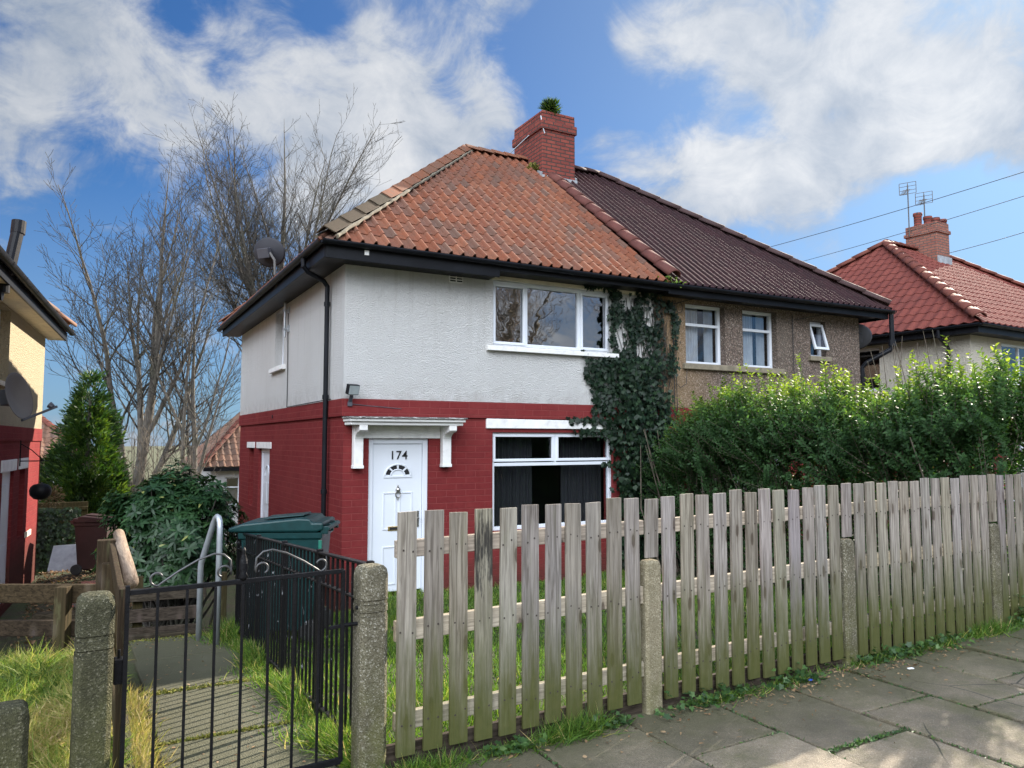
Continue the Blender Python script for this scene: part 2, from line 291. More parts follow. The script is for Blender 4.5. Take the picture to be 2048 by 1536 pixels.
def m_wood(name, c0, c1, algae=0.0, z0=.5, z1=1.0, knots=True, axis='Z', grain=1.0):
    n = NT(name); sc = {'Z': (38, 38, 1.6), 'X': (1.6, 38, 38), 'Y': (38, 1.6, 38)}[axis]
    lo = {'Z': (9, 9, 3.2), 'X': (3.2, 9, 9), 'Y': (9, 3.2, 9)}[axis]
    g = n.noise(1.6, 7, .62, n.map(sc), .9); g2 = n.noise(.55, 4, .5, n.map(sc), 1.5)
    c = n.mix(n.rng(g, .38, .62), (c0[0] * .8, c0[1] * .8, c0[2] * .8), c1)
    c = n.mix(n.rng(g2, .55, .7, 0, .45), c, (c0[0] * .6, c0[1] * .58, c0[2] * .55))
    c = n.mix(n.rng(n.noise(1.2, 5, .6, n.map((2.5, 2.5, .8))), .45, .7, 0, .45), c, (c1[0] * .72, c1[1] * .76, c1[2] * .84))
    h = n.math('MULTIPLY', g, 1.0)
    if knots:
        p_ = n.xyz(); kv = n.comb(n.math('MULTIPLY', p_[0], 8.5), n.math('MULTIPLY', p_[2], 2.7), 0.0)
        vn = n.nd('ShaderNodeTexVoronoi', feature='F1', voronoi_dimensions='2D'); n.put(vn.inputs['Vector'], kv); vn.inputs['Scale'].default_value = 1.0
        d = n.math('ADD', vn.outputs['Distance'], n.math('MULTIPLY_ADD', n.noise(30, 3, .6), .06, -.03)); k = n.rng(d, .135, .085, 0, 1, True); sel = n.rng(n.xyz(vn.outputs['Color'])[1], .50, .54)
        k = n.math('MULTIPLY', k, sel); c = n.mix(n.math('MULTIPLY', k, .8), c, (.055, .042, .035))
        ring = n.math('MULTIPLY', n.rng(d, .30, .14, 0, 1, True), sel); c = n.mix(n.math('MULTIPLY', ring, .28), c, (.10, .08, .06))
    oi = n.nd('ShaderNodeObjectInfo'); tf = n.rng(oi.outputs['Random'], 0, 1, .78, 1.14); c = n.mix(1.0, c, n.comb(tf, n.math('MULTIPLY', tf, n.rng(n.math('FRACT', n.math('MULTIPLY', oi.outputs['Random'], 7.7)), 0, 1, .95, 1.0)), n.math('MULTIPLY', tf, n.rng(n.math('FRACT', n.math('MULTIPLY', oi.outputs['Random'], 13.7)), 0, 1, .84, 1.02))), 'MULTIPLY')
    if algae:
        z = n.xyz(n.nd('ShaderNodeNewGeometry').outputs['Position'])[2]; zn = n.math('ADD', z, n.math('MULTIPLY_ADD', n.noise(3.0, 7, .7, n.map((7, 7, .8))), .9, -.45))
        a = n.rng(zn, z1, z0, 0, 1, True); c = n.mix(n.math('MULTIPLY', a, algae), c, n.mix(n.noise(14, 5, .65), (.045, .056, .012), (.085, .085, .026)))
        c = n.mix(n.math('MULTIPLY', n.rng(n.noise(5, 5, .65, n.map((4, 4, .7))), .58, .72, 0, .35), .8), c, (.15, .16, .08))
    M[name] = n.done(n.bsdf(c, .9, n.bump(h, .55 * grain, .006), 0, .12))
m_wood('picket_wood', (.17, .150, .130), (.315, .29, .262), .95, .60, 1.42)
m_wood('rail_wood', (.27, .235, .18), (.42, .37, .29), .6, .5, 1.0, axis='X')
m_wood('brown_wood', (.020, .014, .008), (.052, .036, .021), .25, .3, 1.3)
m_wood('brown_rail_wood', (.020, .014, .008), (.050, .036, .022), 0, axis='X')
m_wood('log_wood', (.20, .15, .12), (.33, .26, .21), 0, axis='Y', knots=False)
m_wood('old_plank', (.024, .019, .013), (.06, .049, .035), 0, axis='X')
m_wood('scorched_wood', (.17, .150, .130), (.315, .29, .262), .95, .60, 1.42)
def scorch():      # the burnt smear on one picket
    m = M['scorched_wood']; nt = m.node_tree; b = [x for x in nt.nodes if x.type == 'BSDF_PRINCIPLED'][0]
    src = b.inputs['Base Color'].links[0].from_socket
    n = NT.__new__(NT); n.m = m; n.t = nt; n.P = [x for x in nt.nodes if x.type == 'TEX_COORD'][0].outputs['Object']
    z = n.xyz()[2]; z = n.math('ADD', z, .5); w = n.math('ADD', z, n.math('MULTIPLY_ADD', n.noise(2.2, 6, .65, n.map((22, 22, 2.5))), .9, -.45))
    a = n.math('MULTIPLY', n.math('MULTIPLY', n.rng(w, 1.34, 1.46, 0, 1, True), n.rng(w, 1.74, 1.60, 0, 1, True)), n.rng(n.noise(1.2, 6, .7, n.map((60, 60, 2.0))), .36, .47))
    n.put(b.inputs['Base Color'], n.mix(n.math('MULTIPLY', a, .88), src, (.016, .015, .016)))
scorch()

def m_slab(name, c0, c1, moss=.5):
    n = NT(name); r = n.attr('rnd')
    c = n.mix(r, c0, c1)
    sp = n.xyz(n.voro(210, out='Color'))[0]; c = n.mix(n.rng(sp, .2, .9, .35, 0), c, (.05, .048, .04)); c = n.mix(n.rng(sp, .9, 1, 0, .4), c, (.42, .39, .33))
    c = n.mix(n.rng(n.noise(2.0, 7, .68), .42, .68, 0, .75), c, (.055, .05, .033))
    c = n.mix(n.math('MULTIPLY', n.rng(n.noise(3.2, 7, .7), .46, .64, 0, 1), moss), c, (.072, .075, .022))
    gum = n.rng(n.voro(5.5), .045, .03, 0, 1); gs = n.rng(n.xyz(n.voro(5.5, out='Color'))[0], .7, .72); c = n.mix(n.math('MULTIPLY', n.math('MULTIPLY', gum, gs), .7), c, (.30, .29, .26))
    ck = n.nd('ShaderNodeTexVoronoi', feature='DISTANCE_TO_EDGE'); n.put(ck.inputs['Vector'], n.mix(.12, n.P, n.nd('ShaderNodeTexNoise').outputs['Color'])); ck.inputs['Scale'].default_value = 1.1
    c = n.mix(n.math('MULTIPLY', n.rng(ck.outputs['Distance'], .006, .002, 0, 1), n.rng(n.noise(.8, 3, .5), .52, .58)), c, (.035, .033, .022))
    c = n.mix(n.rng(n.noise(11, 7, .72), .60, .70, 0, .7 * moss), c, (.06, .068, .02))
    y = n.xyz(); edge = n.rng(n.math('ADD', y[1], n.math('MULTIPLY_ADD', n.noise(3, 5, .6), .7, -.35)), -6.95, -6.25, 0, .85)
    c = n.mix(edge, c, (.052, .052, .02))
    h = n.math('ADD', n.math('MULTIPLY', n.noise(10, 8, .7), 1.0), n.math('MULTIPLY', n.voro(120), .5))
    M[name] = n.done(n.bsdf(c, .92, n.bump(h, .8, .012)))
m_slab('paving_slab', (.155, .124, .085), (.265, .215, .152)); m_slab('path_slab', (.165, .15, .135), (.21, .19, .168), .12)

def m_leaf(name, stops, rough=.45, trans=.35, tcol=None, spec=.4, veins=False):
    n = NT(name); r = n.attr('rnd'); c = n.ramp(r, stops)
    p = n.bsdf(c, rough, None, 0, spec)
    t = n.nd('ShaderNodeBsdfTranslucent'); n.put(t.inputs[0], n.mix(1.0, c, tcol or (1.6, 1.7, .7), 'MULTIPLY'))
    mx = n.nd('ShaderNodeMixShader'); mx.inputs[0].default_value = trans; n.put(mx.inputs[1], p); n.put(mx.inputs[2], t.outputs[0])
    M[name] = n.done(mx.outputs[0])
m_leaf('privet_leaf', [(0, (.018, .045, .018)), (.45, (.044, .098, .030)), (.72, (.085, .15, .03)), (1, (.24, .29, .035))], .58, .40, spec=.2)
m_leaf('ivy_leaf', [(0, (.005, .012, .007)), (.6, (.010, .025, .011)), (1, (.03, .06, .024))], .5, .12, spec=.25)
m_leaf('rhodo_leaf', [(0, (.010, .028, .011)), (.6, (.022, .058, .020)), (.92, (.05, .105, .035)), (1, (.24, .26, .08))], .42, .25, spec=.35)
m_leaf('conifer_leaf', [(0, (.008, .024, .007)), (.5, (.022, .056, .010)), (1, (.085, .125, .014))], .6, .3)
m_leaf('grass_blade', [(0, (.040, .088, .012)), (.45, (.09, .18, .020)), (.72, (.17, .25, .03)), (.85, (.34, .31, .08)), (1, (.42, .33, .15))], .6, .38, (1.25, 1.3, .8))
m_leaf('dry_grass', [(0, (.04, .085, .014)), (.25, (.11, .18, .022)), (.5, (.24, .25, .06)), (.75, (.34, .28, .11)), (1, (.40, .31, .17))], .6, .4, (1.4, 1.4, .9))
m_leaf('weed_leaf', [(0, (.02, .05, .015)), (.7, (.045, .10, .025)), (1, (.09, .16, .04))], .5, .25)
m_leaf('dead_leaf', [(0, (.10, .06, .03)), (.5, (.20, .12, .06)), (1, (.30, .21, .12))], .8, .1)
m_leaf('moss', [(0, (.06, .075, .015)), (.6, (.14, .15, .025)), (1, (.24, .2, .05))], .9, .1)

def m_bark(name, c0, c1):
    n = NT(name); g = n.noise(6, 6, .65, n.map((2, 2, .7)))
    c = n.mix(n.rng(g, .35, .65), c0, c1); c = n.mix(n.rng(n.noise(1.3, 4, .6), .5, .7, 0, .5), c, (.08, .085, .05))
    M[name] = n.done(n.bsdf(c, .9, n.bump(n.noise(20, 5, .6, n.map((2, 2, .5))), .6, .02)))
m_bark('bark', (.046, .039, .032), (.12, .106, .088)); m_bark('twig', (.020, .0165, .0135), (.040, .034, .028)); m_bark('sunlit_bark', (.10, .085, .065), (.22, .19, .15)); m_bark('sunlit_twig', (.13, .10, .08), (.21, .17, .135)); m_bark('pale_twig', (.06, .047, .035), (.12, .095, .07))  # bark and twig for the trees opposite are paler, sunlight put into their colour

def m_ground():
    n = NT('garden_ground')
    c = n.mix(n.rng(n.noise(3, 6, .65), .4, .62), (.045, .06, .016), (.06, .045, .028))
    c = n.mix(n.rng(n.noise(25, 4, .6), .5, .7, 0, .6), c, (.09, .11, .03))
    M['garden_ground'] = n.done(n.bsdf(c, .95, n.bump(n.noise(22, 6, .7), 1.0, .03)))
m_ground()

# ------------------------------------------------------------------ geometry helpers
ORG = {}
class MB:
    def __init__(s): s.v = []; s.f = []; s.r = []; s.cur = 0.0; s.mi = []; s.slot = 0
    def add(s, vs, fs):
        o = len(s.v); s.v += [tuple(v) for v in vs]; s.f += [tuple(o + i for i in f) for f in fs]; s.r += [s.cur] * len(fs); s.mi += [s.slot] * len(fs); return s
    def box(s, a, b):
        x0, y0, z0 = (min(a[i], b[i]) for i in range(3)); x1, y1, z1 = (max(a[i], b[i]) for i in range(3))
        return s.add([(x0, y0, z0), (x1, y0, z0), (x1, y1, z0), (x0, y1, z0), (x0, y0, z1), (x1, y0, z1), (x1, y1, z1), (x0, y1, z1)],
                     [(0, 3, 2, 1), (4, 5, 6, 7), (0, 1, 5, 4), (1, 2, 6, 5), (2, 3, 7, 6), (3, 0, 4, 7)])
    def obox(s, c, d, w, h, L, up=(0, 0, 1)):   # centred box: length L along d, width w, height h
        d = Vector(d).normalized(); u = Vector(up); r = d.cross(u).normalized(); u = r.cross(d).normalized(); c = Vector(c)
        P = [c + d * (i * L / 2) + r * (j * w / 2) + u * (k * h / 2) for k in (-1, 1) for i, j in ((-1, -1), (1, -1), (1, 1), (-1, 1))]
        return s.add(P, [(0, 1, 2, 3), (7, 6, 5, 4), (0, 4, 5, 1), (1, 5, 6, 2), (2, 6, 7, 3), (3, 7, 4, 0)])
    def bar(s, a, b, w, h, up=(0, 0, 1)):
        a = Vector(a); b = Vector(b); return s.obox((a + b) / 2, b - a, w, h, (b - a).length, up)
    def tube(s, pts, r, sides=10, cap=True):
        pts = [Vector(p) for p in pts]; n = len(pts); rs = r if isinstance(r, (list, tuple)) else [r] * n
        t0 = (pts[1] - pts[0]).normalized(); u = t0.orthogonal().normalized(); V = []
        for i, p in enumerate(pts):
            t = ((pts[min(i + 1, n - 1)] - pts[max(i - 1, 0)])).normalized(); u = (u - t * u.dot(t)).normalized(); w = t.cross(u)
            V += [p + (u * math.cos(2 * math.pi * k / sides) + w * math.sin(2 * math.pi * k / sides)) * rs[i] for k in range(sides)]
        F = [(i * sides + k, i * sides + (k + 1) % sides, (i + 1) * sides + (k + 1) % sides, (i + 1) * sides + k) for i in range(n - 1) for k in range(sides)]
        if cap: F += [tuple(range(sides - 1, -1, -1)), tuple((n - 1) * sides + k for k in range(sides))]
        return s.add(V, F)
    def prism(s, poly, off):      # planar polygon extruded by vector off
        n = len(poly); off = Vector(off); V = [Vector(p) for p in poly] + [Vector(p) + off for p in poly]
        return s.add(V, [tuple(range(n - 1, -1, -1)), tuple(range(n, 2 * n))] + [(i, (i + 1) % n, n + (i + 1) % n, n + i) for i in range(n)])
    def lathe(s, prof, c, seg=20):
        V = []; c = Vector(c)
        for r, z in prof: V += [c + Vector((r * math.cos(2 * math.pi * k / seg), r * math.sin(2 * math.pi * k / seg), z)) for k in range(seg)]
        F = [(i * seg + k, i * seg + (k + 1) % seg, (i + 1) * seg + (k + 1) % seg, (i + 1) * seg + k) for i in range(len(prof) - 1) for k in range(seg)]
        F += [tuple(range(seg - 1, -1, -1)), tuple((len(prof) - 1) * seg + k for k in range(seg))]
        return s.add(V, F)
    def strip(s, prof, a, b):     # open profile: list of (right, up) offsets swept from a to b
        a = Vector(a); b = Vector(b); d = (b - a).normalized(); r = d.cross(Vector((0, 0, 1))).normalized(); u = r.cross(d)
        V = [p + r * x + u * y for p in (a, b) for x, y in prof]; n = len(prof)
        return s.add(V, [(i, i + 1, n + i + 1, n + i) for i in range(n - 1)])
    def build(s, name, mat, parent=None, smooth=False, bevel=0.0, local=False, fix=True):
        off = Vector((0, 0, 0)) if (local or parent is None) else ORG.get(parent.name, Vector((0, 0, 0)))
        me = bpy.data.meshes.new(name); me.from_pydata([tuple(Vector(v) - off) for v in s.v], [], s.f); me.validate()
        if len(me.polygons) == len(s.r):
            at = me.attributes.new('rnd', 'FLOAT', 'FACE'); at.data.foreach_set('value', s.r)
        if any(s.mi) and len(me.polygons) == len(s.mi): me.polygons.foreach_set('material_index', s.mi)
        if fix:
            bm = bmesh.new(); bm.from_mesh(me); bmesh.ops.recalc_face_normals(bm, faces=bm.faces); bm.to_mesh(me); bm.free()
        for mm in (mat if isinstance(mat, tuple) else (mat,)): me.materials.append(M[mm] if isinstance(mm, str) else mm)
        if smooth: me.shade_smooth()
        o = bpy.data.objects.new(name, me); COL.objects.link(o)
        if parent: o.parent = parent; ORG[o.name] = off
        if bevel:
            b = o.modifiers.new('bevel', 'BEVEL'); b.width = bevel; b.segments = 2; b.limit_method = 'ANGLE'; b.angle_limit = rad(40)
        return o

def thing(name, label, cat, loc=(0, 0, 0), rz=0.0, group=None):
    o = bpy.data.objects.new(name, None); COL.objects.link(o); o.location = loc; o.rotation_euler = (0, 0, rz); o.empty_display_size = .2
    o['label'] = label; o['category'] = cat
    if group: o['group'] = group
    ORG[o.name] = Vector(loc) if rz == 0 else Vector((0, 0, 0)); return o
def tag(o, label, cat, group=None, kind=None):
    o['label'] = label; o['category'] = cat
    if group: o['group'] = group
    if kind: o['kind'] = kind
    return o
def structure(o): o['kind'] = 'structure'; return o
def copy_tree(o, parent=None):
    c = o.copy(); COL.objects.link(c)
    if parent: c.parent = parent
    for ch in list(o.children): copy_tree(ch, c)
    return c

def np_mesh(name, V, k, mat, rnd=None, parent=None, smooth=False):
    """n polygons of k corners each, V is (n*k, 3) in world space"""
    V = np.asarray(V, dtype=np.float32).reshape(-1, 3); n = len(V) // k
    if parent is not None: V = V - np.array(ORG.get(parent.name, Vector((0, 0, 0))), dtype=np.float32)
    me = bpy.data.meshes.new(name); me.vertices.add(n * k); me.vertices.foreach_set('co', V.ravel())
    me.loops.add(n * k); me.loops.foreach_set('vertex_index', np.arange(n * k, dtype=np.int32))
    me.polygons.add(n); me.polygons.foreach_set('loop_start', np.arange(n, dtype=np.int32) * k)
    try: me.polygons.foreach_set('loop_total', np.full(n, k, dtype=np.int32))
    except Exception: pass
    me.update(calc_edges=True)
    if rnd is not None:
        at = me.attributes.new('rnd', 'FLOAT', 'FACE'); at.data.foreach_set('value', np.clip(np.asarray(rnd, dtype=np.float32), 0, 1))
    me.materials.append(M[mat])
    if smooth: me.shade_smooth()
    o = bpy.data.objects.new(name, me); COL.objects.link(o)
    if parent is not None: o.parent = parent; ORG[o.name] = ORG.get(parent.name, Vector((0, 0, 0)))
    return o
rg = np.random.default_rng(11)
def unit(a): return a / np.maximum(np.linalg.norm(a, axis=-1, keepdims=True), 1e-9)
SHAPES = {'oval': [(0, 0), (.3, .5), (.7, .42), (1, 0), (.7, -.42), (.3, -.5)],
          'lance': [(0, 0), (.35, .5), (.75, .38), (1, 0), (.75, -.38), (.35, -.5)],
          'ivy': [(0, 0), (-.08, .42), (.28, .38), (.42, .62), (.58, .26), (1, 0), (.58, -.26), (.42, -.62), (.28, -.38), (-.08, -.42)],
          'blade': [(0, .5), (.55, .36), (1, 0), (.55, -.36), (0, -.5)],
          'needle': [(0, .3), (.5, .5), (1, 0), (.5, -.5), (0, -.3)]}
def leaves(P, D, N, length, width, shape='oval', fold=.25, droop=.15):
    S = np.array(SHAPES[shape]); n = len(P); D = unit(D); N = unit(N - D * (N * D).sum(1, keepdims=True)); B = np.cross(D, N)
    length = np.broadcast_to(length, n)[:, None, None]; width = np.broadcast_to(width, n)[:, None, None]
    l = S[None, :, 0, None] * length; w = S[None, :, 1, None] * width; h = np.abs(S[None, :, 1, None]) * width * fold - (S[None, :, 0, None] ** 2) * length * droop
    return (P[:, None, :] + D[:, None, :] * l + B[:, None, :] * w + N[:, None, :] * h).reshape(-1, 3), len(S)

# ------------------------------------------------------------------ the ground
def sstep(a, b, x): t = np.clip((x - a) / (b - a), 0, 1); return t * t * (3 - 2 * t)
def fence_y(x): return -6.27 + (x + 1.665) * 0.052
def ground_z(x, y):
    x = np.asarray(x, float); y = np.asarray(y, float); fy = fence_y(x)
    front = np.full(np.broadcast(x, y).shape, .47)
    t = np.clip((y - fy) / (0 - fy), 0, 1)
    garden = .47 + (.03 - .47) * t + .03 * np.sin(x * 2.1 + y) * t * (1 - t) * 2
    path = .47 + (.26 - .47) * np.clip((y + 6.2) / 4.3, 0, 1) - .55 * sstep(-1.75, -.9, y)
    left = .60 + .05 * np.sin(x * 3 + y * 2) - .95 * sstep(-3.9, -2.2, y)
    z = np.where(x > -1.62, garden, np.where(x > -2.66, path, left))
    # blend of the side yard between the houses
    side = -.15 + np.clip(x, -4.2, 0) * .105
    z = np.where(x < -1.2, np.where(y > -1.0, np.minimum(z, side), z), z)
    z = np.where((x < 0.2) & (x >= -1.62) & (y > -1.6), garden + (side - garden) * sstep(-1.6, .6, y), z)
    z = np.where(y > 0, np.where(x < .2, side, .0), z)
    z = np.where(y < fy, front, z)
    z = np.where(y > 8, -.5 - np.minimum(y - 8, 22) * .20, z)
    z = np.where(y > 30, -4.9 - np.minimum(y - 30, 200) * .01, z)
    z = np.where(y < -8.6, .34, z); z = np.where(y < -15.2, .46, z)
    return z
def build_ground():
    xs = np.concatenate([[-900, -300, -120, -60, -30, -18, -12, -8, -6], np.arange(-5, 11.01, .12), [12, 14, 18, 25, 40, 70, 150, 400, 900]])
    ys = np.concatenate([[-900, -300, -100, -50, -30, -20, -15.3, -15.15, -12, -8.65, -8.55, -8], np.arange(-7, 1.01, .1), np.arange(1.5, 10, .5), np.arange(10, 40, 2), [50, 80, 150, 300, 900]])
    X, Y = np.meshgrid(xs, ys); Z = ground_z(X, Y) - .012; Z = np.where(Y > 400, -4, Z)
    nx, ny = len(xs), len(ys); V = np.stack([X, Y, Z], -1).reshape(-1, 3)
    F = [(j * nx + i, j * nx + i + 1, (j + 1) * nx + i + 1, (j + 1) * nx + i) for j in range(ny - 1) for i in range(nx - 1)]
    b = MB(); b.v = [tuple(v) for v in V]; b.f = F; b.r = [0.0] * len(F)
    structure(b.build('ground', 'garden_ground', smooth=True, fix=False))
build_ground()
b = MB(); b.add([(-900, -15, .362), (900, -15, .362), (900, -8.8, .362), (-900, -8.8, .362)], [(0, 1, 2, 3)]); structure(b.build('road', 'asphalt'))
b = MB(); b.box((-80, -8.8, .2), (80, -8.66, .5)); b.box((-80, -15.2, .2), (80, -15.06, .5)); structure(b.build('kerb', 'grey_wall', bevel=.01))
def pavement():
    b = MB(); rnd = random.Random(3); x = -.15 - .655 * 14
    k = 0
    while x < 12:
        x1 = x + .655; y1 = float(fence_y((x + x1) / 2)) + .12
        j0 = -6.83 if k % 2 == 0 else -7.10
        cuts = [y1, j0 + rnd.uniform(-.03, .03)]
        while cuts[-1] > -8.2: cuts.append(cuts[-1] - .9)
        cuts[-1] = -8.66
        for a, c in zip(cuts, cuts[1:]):
            b.cur = rnd.random(); g = .015; dz = rnd.uniform(-.006, .005); tx = rnd.uniform(-.006, .006); ty = rnd.uniform(-.006, .006)
            top = [(x + g, c + g, .50 + dz - tx), (x1 - g, c + g, .50 + dz + tx), (x1 - g, a - g, .50 + dz + tx + ty), (x + g, a - g, .50 + dz - tx + ty)]
            bot = [(p[0], p[1], .44) for p in top]
            b.add(top + bot, [(0, 1, 2, 3), (0, 4, 5, 1), (1, 5, 6, 2), (2, 6, 7, 3), (3, 7, 4, 0)])
        x = x1; k += 1
    structure(b.build('pavement', 'paving_slab', bevel=.008, fix=False))
    b = MB(); rnd = random.Random(5)
    # the garden path: two long slabs, the far one older and cracked
    def gz(y): return .485 + (.275 - .485) * (y + 6.2) / 4.3
    for ya, yb in ((-6.25, -5.2), (-5.18, -4.06), (-4.03, -2.9), (-2.88, -1.98)):
        b.cur = rnd.random(); pts = [(-2.50, ya), (-1.76, ya), (-1.74, yb), (-2.52, yb)]
        top = [(px, py, gz(py) + rnd.uniform(-.004, .004)) for px, py in pts]; bot = [(p[0], p[1], p[2] - .08) for p in top]
        b.add(top + bot, [(0, 1, 2, 3), (0, 4, 5, 1), (1, 5, 6, 2), (2, 6, 7, 3), (3, 7, 4, 0)])
    structure(b.build('path', 'path_slab', bevel=.01, fix=False))
pavement()

# ------------------------------------------------------------------ building parts
def wall(mb, axis, plane, u0, u1, z0, z1, holes=(), t=.25, sgn=1):
    """wall skin with openings, outer face on plane, thickness t along sgn"""
    us = sorted({u0, u1, *[min(max(h[i], u0), u1) for h in holes for i in (0, 1)]}); zs = sorted({z0, z1, *[min(max(h[i], z0), z1) for h in holes for i in (2, 3)]})
    def P(u, d, z): return (u, plane + d * sgn, z) if axis == 'x' else (plane + d * sgn, u, z)
    def inside(u, z): return any(h[0] < u < h[1] and h[2] < z < h[3] for h in holes)
    for i in range(len(us) - 1):
        for j in range(len(zs) - 1):
            a, c, e, f = us[i], us[i + 1], zs[j], zs[j + 1]
            if inside((a + c) / 2, (e + f) / 2): continue
            mb.add([P(a, 0, e), P(c, 0, e), P(c, 0, f), P(a, 0, f)], [(0, 1, 2, 3)]); mb.add([P(a, t, e), P(c, t, e), P(c, t, f), P(a, t, f)], [(3, 2, 1, 0)])
    for h in holes:
        a, c, e, f = max(h[0], u0), min(h[1], u1), max(h[2], z0), min(h[3], z1)
        if c <= a or f <= e: continue
        for q in ((a, e, a, f), (c, e, c, f)) + (((a, e, c, e),) if h[2] >= z0 else ()) + (((a, f, c, f),) if h[3] <= z1 else ()):
            mb.add([P(q[0], 0, q[1]), P(q[2], 0, q[3]), P(q[2], t, q[3]), P(q[0], t, q[1])], [(0, 1, 2, 3)])
    return mb

def roof_plane(mb, A, B, TA, TB, colw, course, kind, seed=0, skirt=0.0):
    A, B, TA, TB = map(Vector, (A, B, TA, TB)); e = (B - A).normalized(); L = (B - A).length
    nrm = (B - A).cross(TA - A).normalized(); up = nrm.cross(e).normalized()
    if up.z < 0: up = -up
    if nrm.z < 0: nrm = -nrm
    ua, va = (TA - A).dot(e), (TA - A).dot(up); ub = (TB - A).dot(e); n = max(1, round(va / course)); rnd = random.Random(seed)
    if kind == 'roll': fr = [(0, .0), (.62, -.003), (.69, .026), (.77, .046), (.88, .044), (.96, .006)]
    elif kind == 'rib': fr = [(0, .0), (.36, 0), (.42, .034), (.50, .040), (.60, .036), (.66, 0)]
    else: fr = [(0, .030), (.14, .022), (.3, .004), (.45, -.006), (.62, .0), (.8, .018)]
    ncol = int(L / colw) + 2; us = [(i + f) * colw for i in range(ncol) for f, _ in fr]; hs = [h for i in range(ncol) for _, h in fr]
    def row(v, lift):
        lo, hi = ua * v / va, L + (ub - L) * v / va
        return [A + e * min(max(u, lo), hi) + up * v + nrm * (h + lift) for u, h in zip(us, hs)]
    for i in range(n):
        v0, v1 = va * i / n, va * (i + 1) / n; off = rnd.uniform(-.004, .004)
        lf = .012 if kind == 'rib' else .020
        r0 = row(v0 - .012, lf); rb = row(v0 - .012, .004); r1 = row(v1, .006)
        cols = [rnd.random() for _ in range(ncol + 1)]
        for k in range(len(us) - 1):
            if (r0[k] - r0[k + 1]).length < 1e-4 and (r1[k] - r1[k + 1]).length < 1e-4: continue
            mb.cur = cols[k // len(fr)]; mb.add([r0[k], r0[k + 1], r1[k + 1], r1[k]], [(0, 1, 2, 3)]); mb.add([rb[k], rb[k + 1], r0[k + 1], r0[k]], [(0, 1, 2, 3)])
    return mb

def ridge(mb, P0, P1, n, w, h, style='round', seed=0, lift=.02):
    """capping tiles from P0 (low) to P1 (high)"""
    P0 = Vector(P0); P1 = Vector(P1); d = (P1 - P0).normalized(); r = d.cross(Vector((0, 0, 1))).normalized(); u = r.cross(d); L = (P1 - P0).length; rnd = random.Random(seed)
    if style == 'round': prof = [(math.cos(a) * w, math.sin(a) * h) for a in [math.pi * i / 8 for i in range(9)]]
    else: prof = [(w, -h * .35), (w * .45, h * .42), (0, h), (-w * .45, h * .42), (-w, -h * .35)]
    for i in range(n):
        a = P0 + d * (L * i / n); c = P0 + d * (L * (i + 1) / n + .03); mb.cur = rnd.random(); l0 = lift + .018; l1 = lift - .004; j = rnd.uniform(-.006, .006)
        V = []
        for p, l in ((a, l0), (c, l1)):
            V += [p + r * (x + j) + u * (y + l) for x, y in prof] + [p + r * (x * .86 + j) + u * (y * .86 + l - .012) for x, y in prof]
        k = len(prof); F = []
        for q in range(k - 1): F += [(q, q + 1, 2 * k + q + 1, 2 * k + q), (k + q + 1, k + q, 3 * k + q, 3 * k + q + 1), (q, k + q, k + q + 1, q + 1), (2 * k + q, 2 * k + q + 1, 3 * k + q + 1, 3 * k + q)]
        F += [(0, 2 * k, 3 * k, k), (k - 1, 2 * k - 1, 4 * k - 1, 3 * k - 1)]
        mb.add(V, F)
    return mb

def gutter(mb, a, b, r=.058):
    prof = [(math.cos(t) * r, math.sin(t) * r) for t in [math.pi + math.pi * i / 10 for i in range(11)]]
    prof += [(x * .86, y * .86) for x, y in reversed(prof)]; prof.append(prof[0])
    mb.strip(prof, a, b)
    a = Vector(a); b = Vector(b); n = max(2, int((b - a).length / .9)); d = (b - a).normalized()
    for i in range(n + 1):
        p = a + (b - a) * (i / n); q = p + d * .03
        mb.strip([(x * 1.12, y * 1.12) for x, y in prof[:11]], p, q)
    return mb

def window(parent, axis, u0, u1, z0, z1, y, mull=(), trans=(), sash=(), glass='glass', fr=.055, sgn=1, local=False, name='window'):
    """frame with its panes; y = plane of the frame's outer face, sgn points inwards"""
    def P(u, d, z): return (u, y + d * sgn, z) if axis == 'x' else (y + d * sgn, u, z)
    b = MB(); D = .07
    b.box(P(u0, 0, z0), P(u1, D, z0 + fr)); b.box(P(u0, 0, z1 - fr), P(u1, D, z1)); b.box(P(u0, .001, z0 + fr), P(u0 + fr, D, z1 - fr)); b.box(P(u1 - fr, .001, z0 + fr), P(u1, D, z1 - fr))
    for m in mull: b.box(P(m[0] - fr * .45, .002, m[1]), P(m[0] + fr * .45, D, m[2]))
    for t in trans: b.box(P(u0 + fr, .003, t - fr * .45), P(u1 - fr, D, t + fr * .45))
    for a, c, e, f in sash:
        s = .042
        b.box(P(a, -.014, e), P(c, .03, e + s)); b.box(P(a, -.014, f - s), P(c, .03, f)); b.box(P(a, -.0135, e + s), P(a + s, .03, f - s)); b.box(P(c - s, -.0135, e + s), P(c, .03, f - s))
    o = b.build(name, 'upvc', parent, bevel=.006, local=local)
    p = MB(); p.add([P(u0 + fr * .5, .036, z0 + fr * .5), P(u1 - fr * .5, .036, z0 + fr * .5), P(u1 - fr * .5, .036, z1 - fr * .5), P(u0 + fr * .5, .036, z1 - fr * .5)], [(0, 1, 2, 3)]); p.build('pane', glass, o, local=local)
    return o
def sill(parent, axis, u0, u1, z0, z1, y, out=.07, mat='white_paint', sgn=1, local=False):
    b = MB()
    a, c, d, e = (u0, u1, y - out * sgn, y + .08 * sgn)
    q = [(d, z0), (d, z1 - .02), (e, z1), (e, z0)]
    poly = [(a, p[0], p[1]) if axis == 'x' else (p[0], a, p[1]) for p in q]
    b.prism(poly, (c - a, 0, 0) if axis == 'x' else (0, c - a, 0)); return b.build('sill', mat, parent, bevel=.006, local=local)
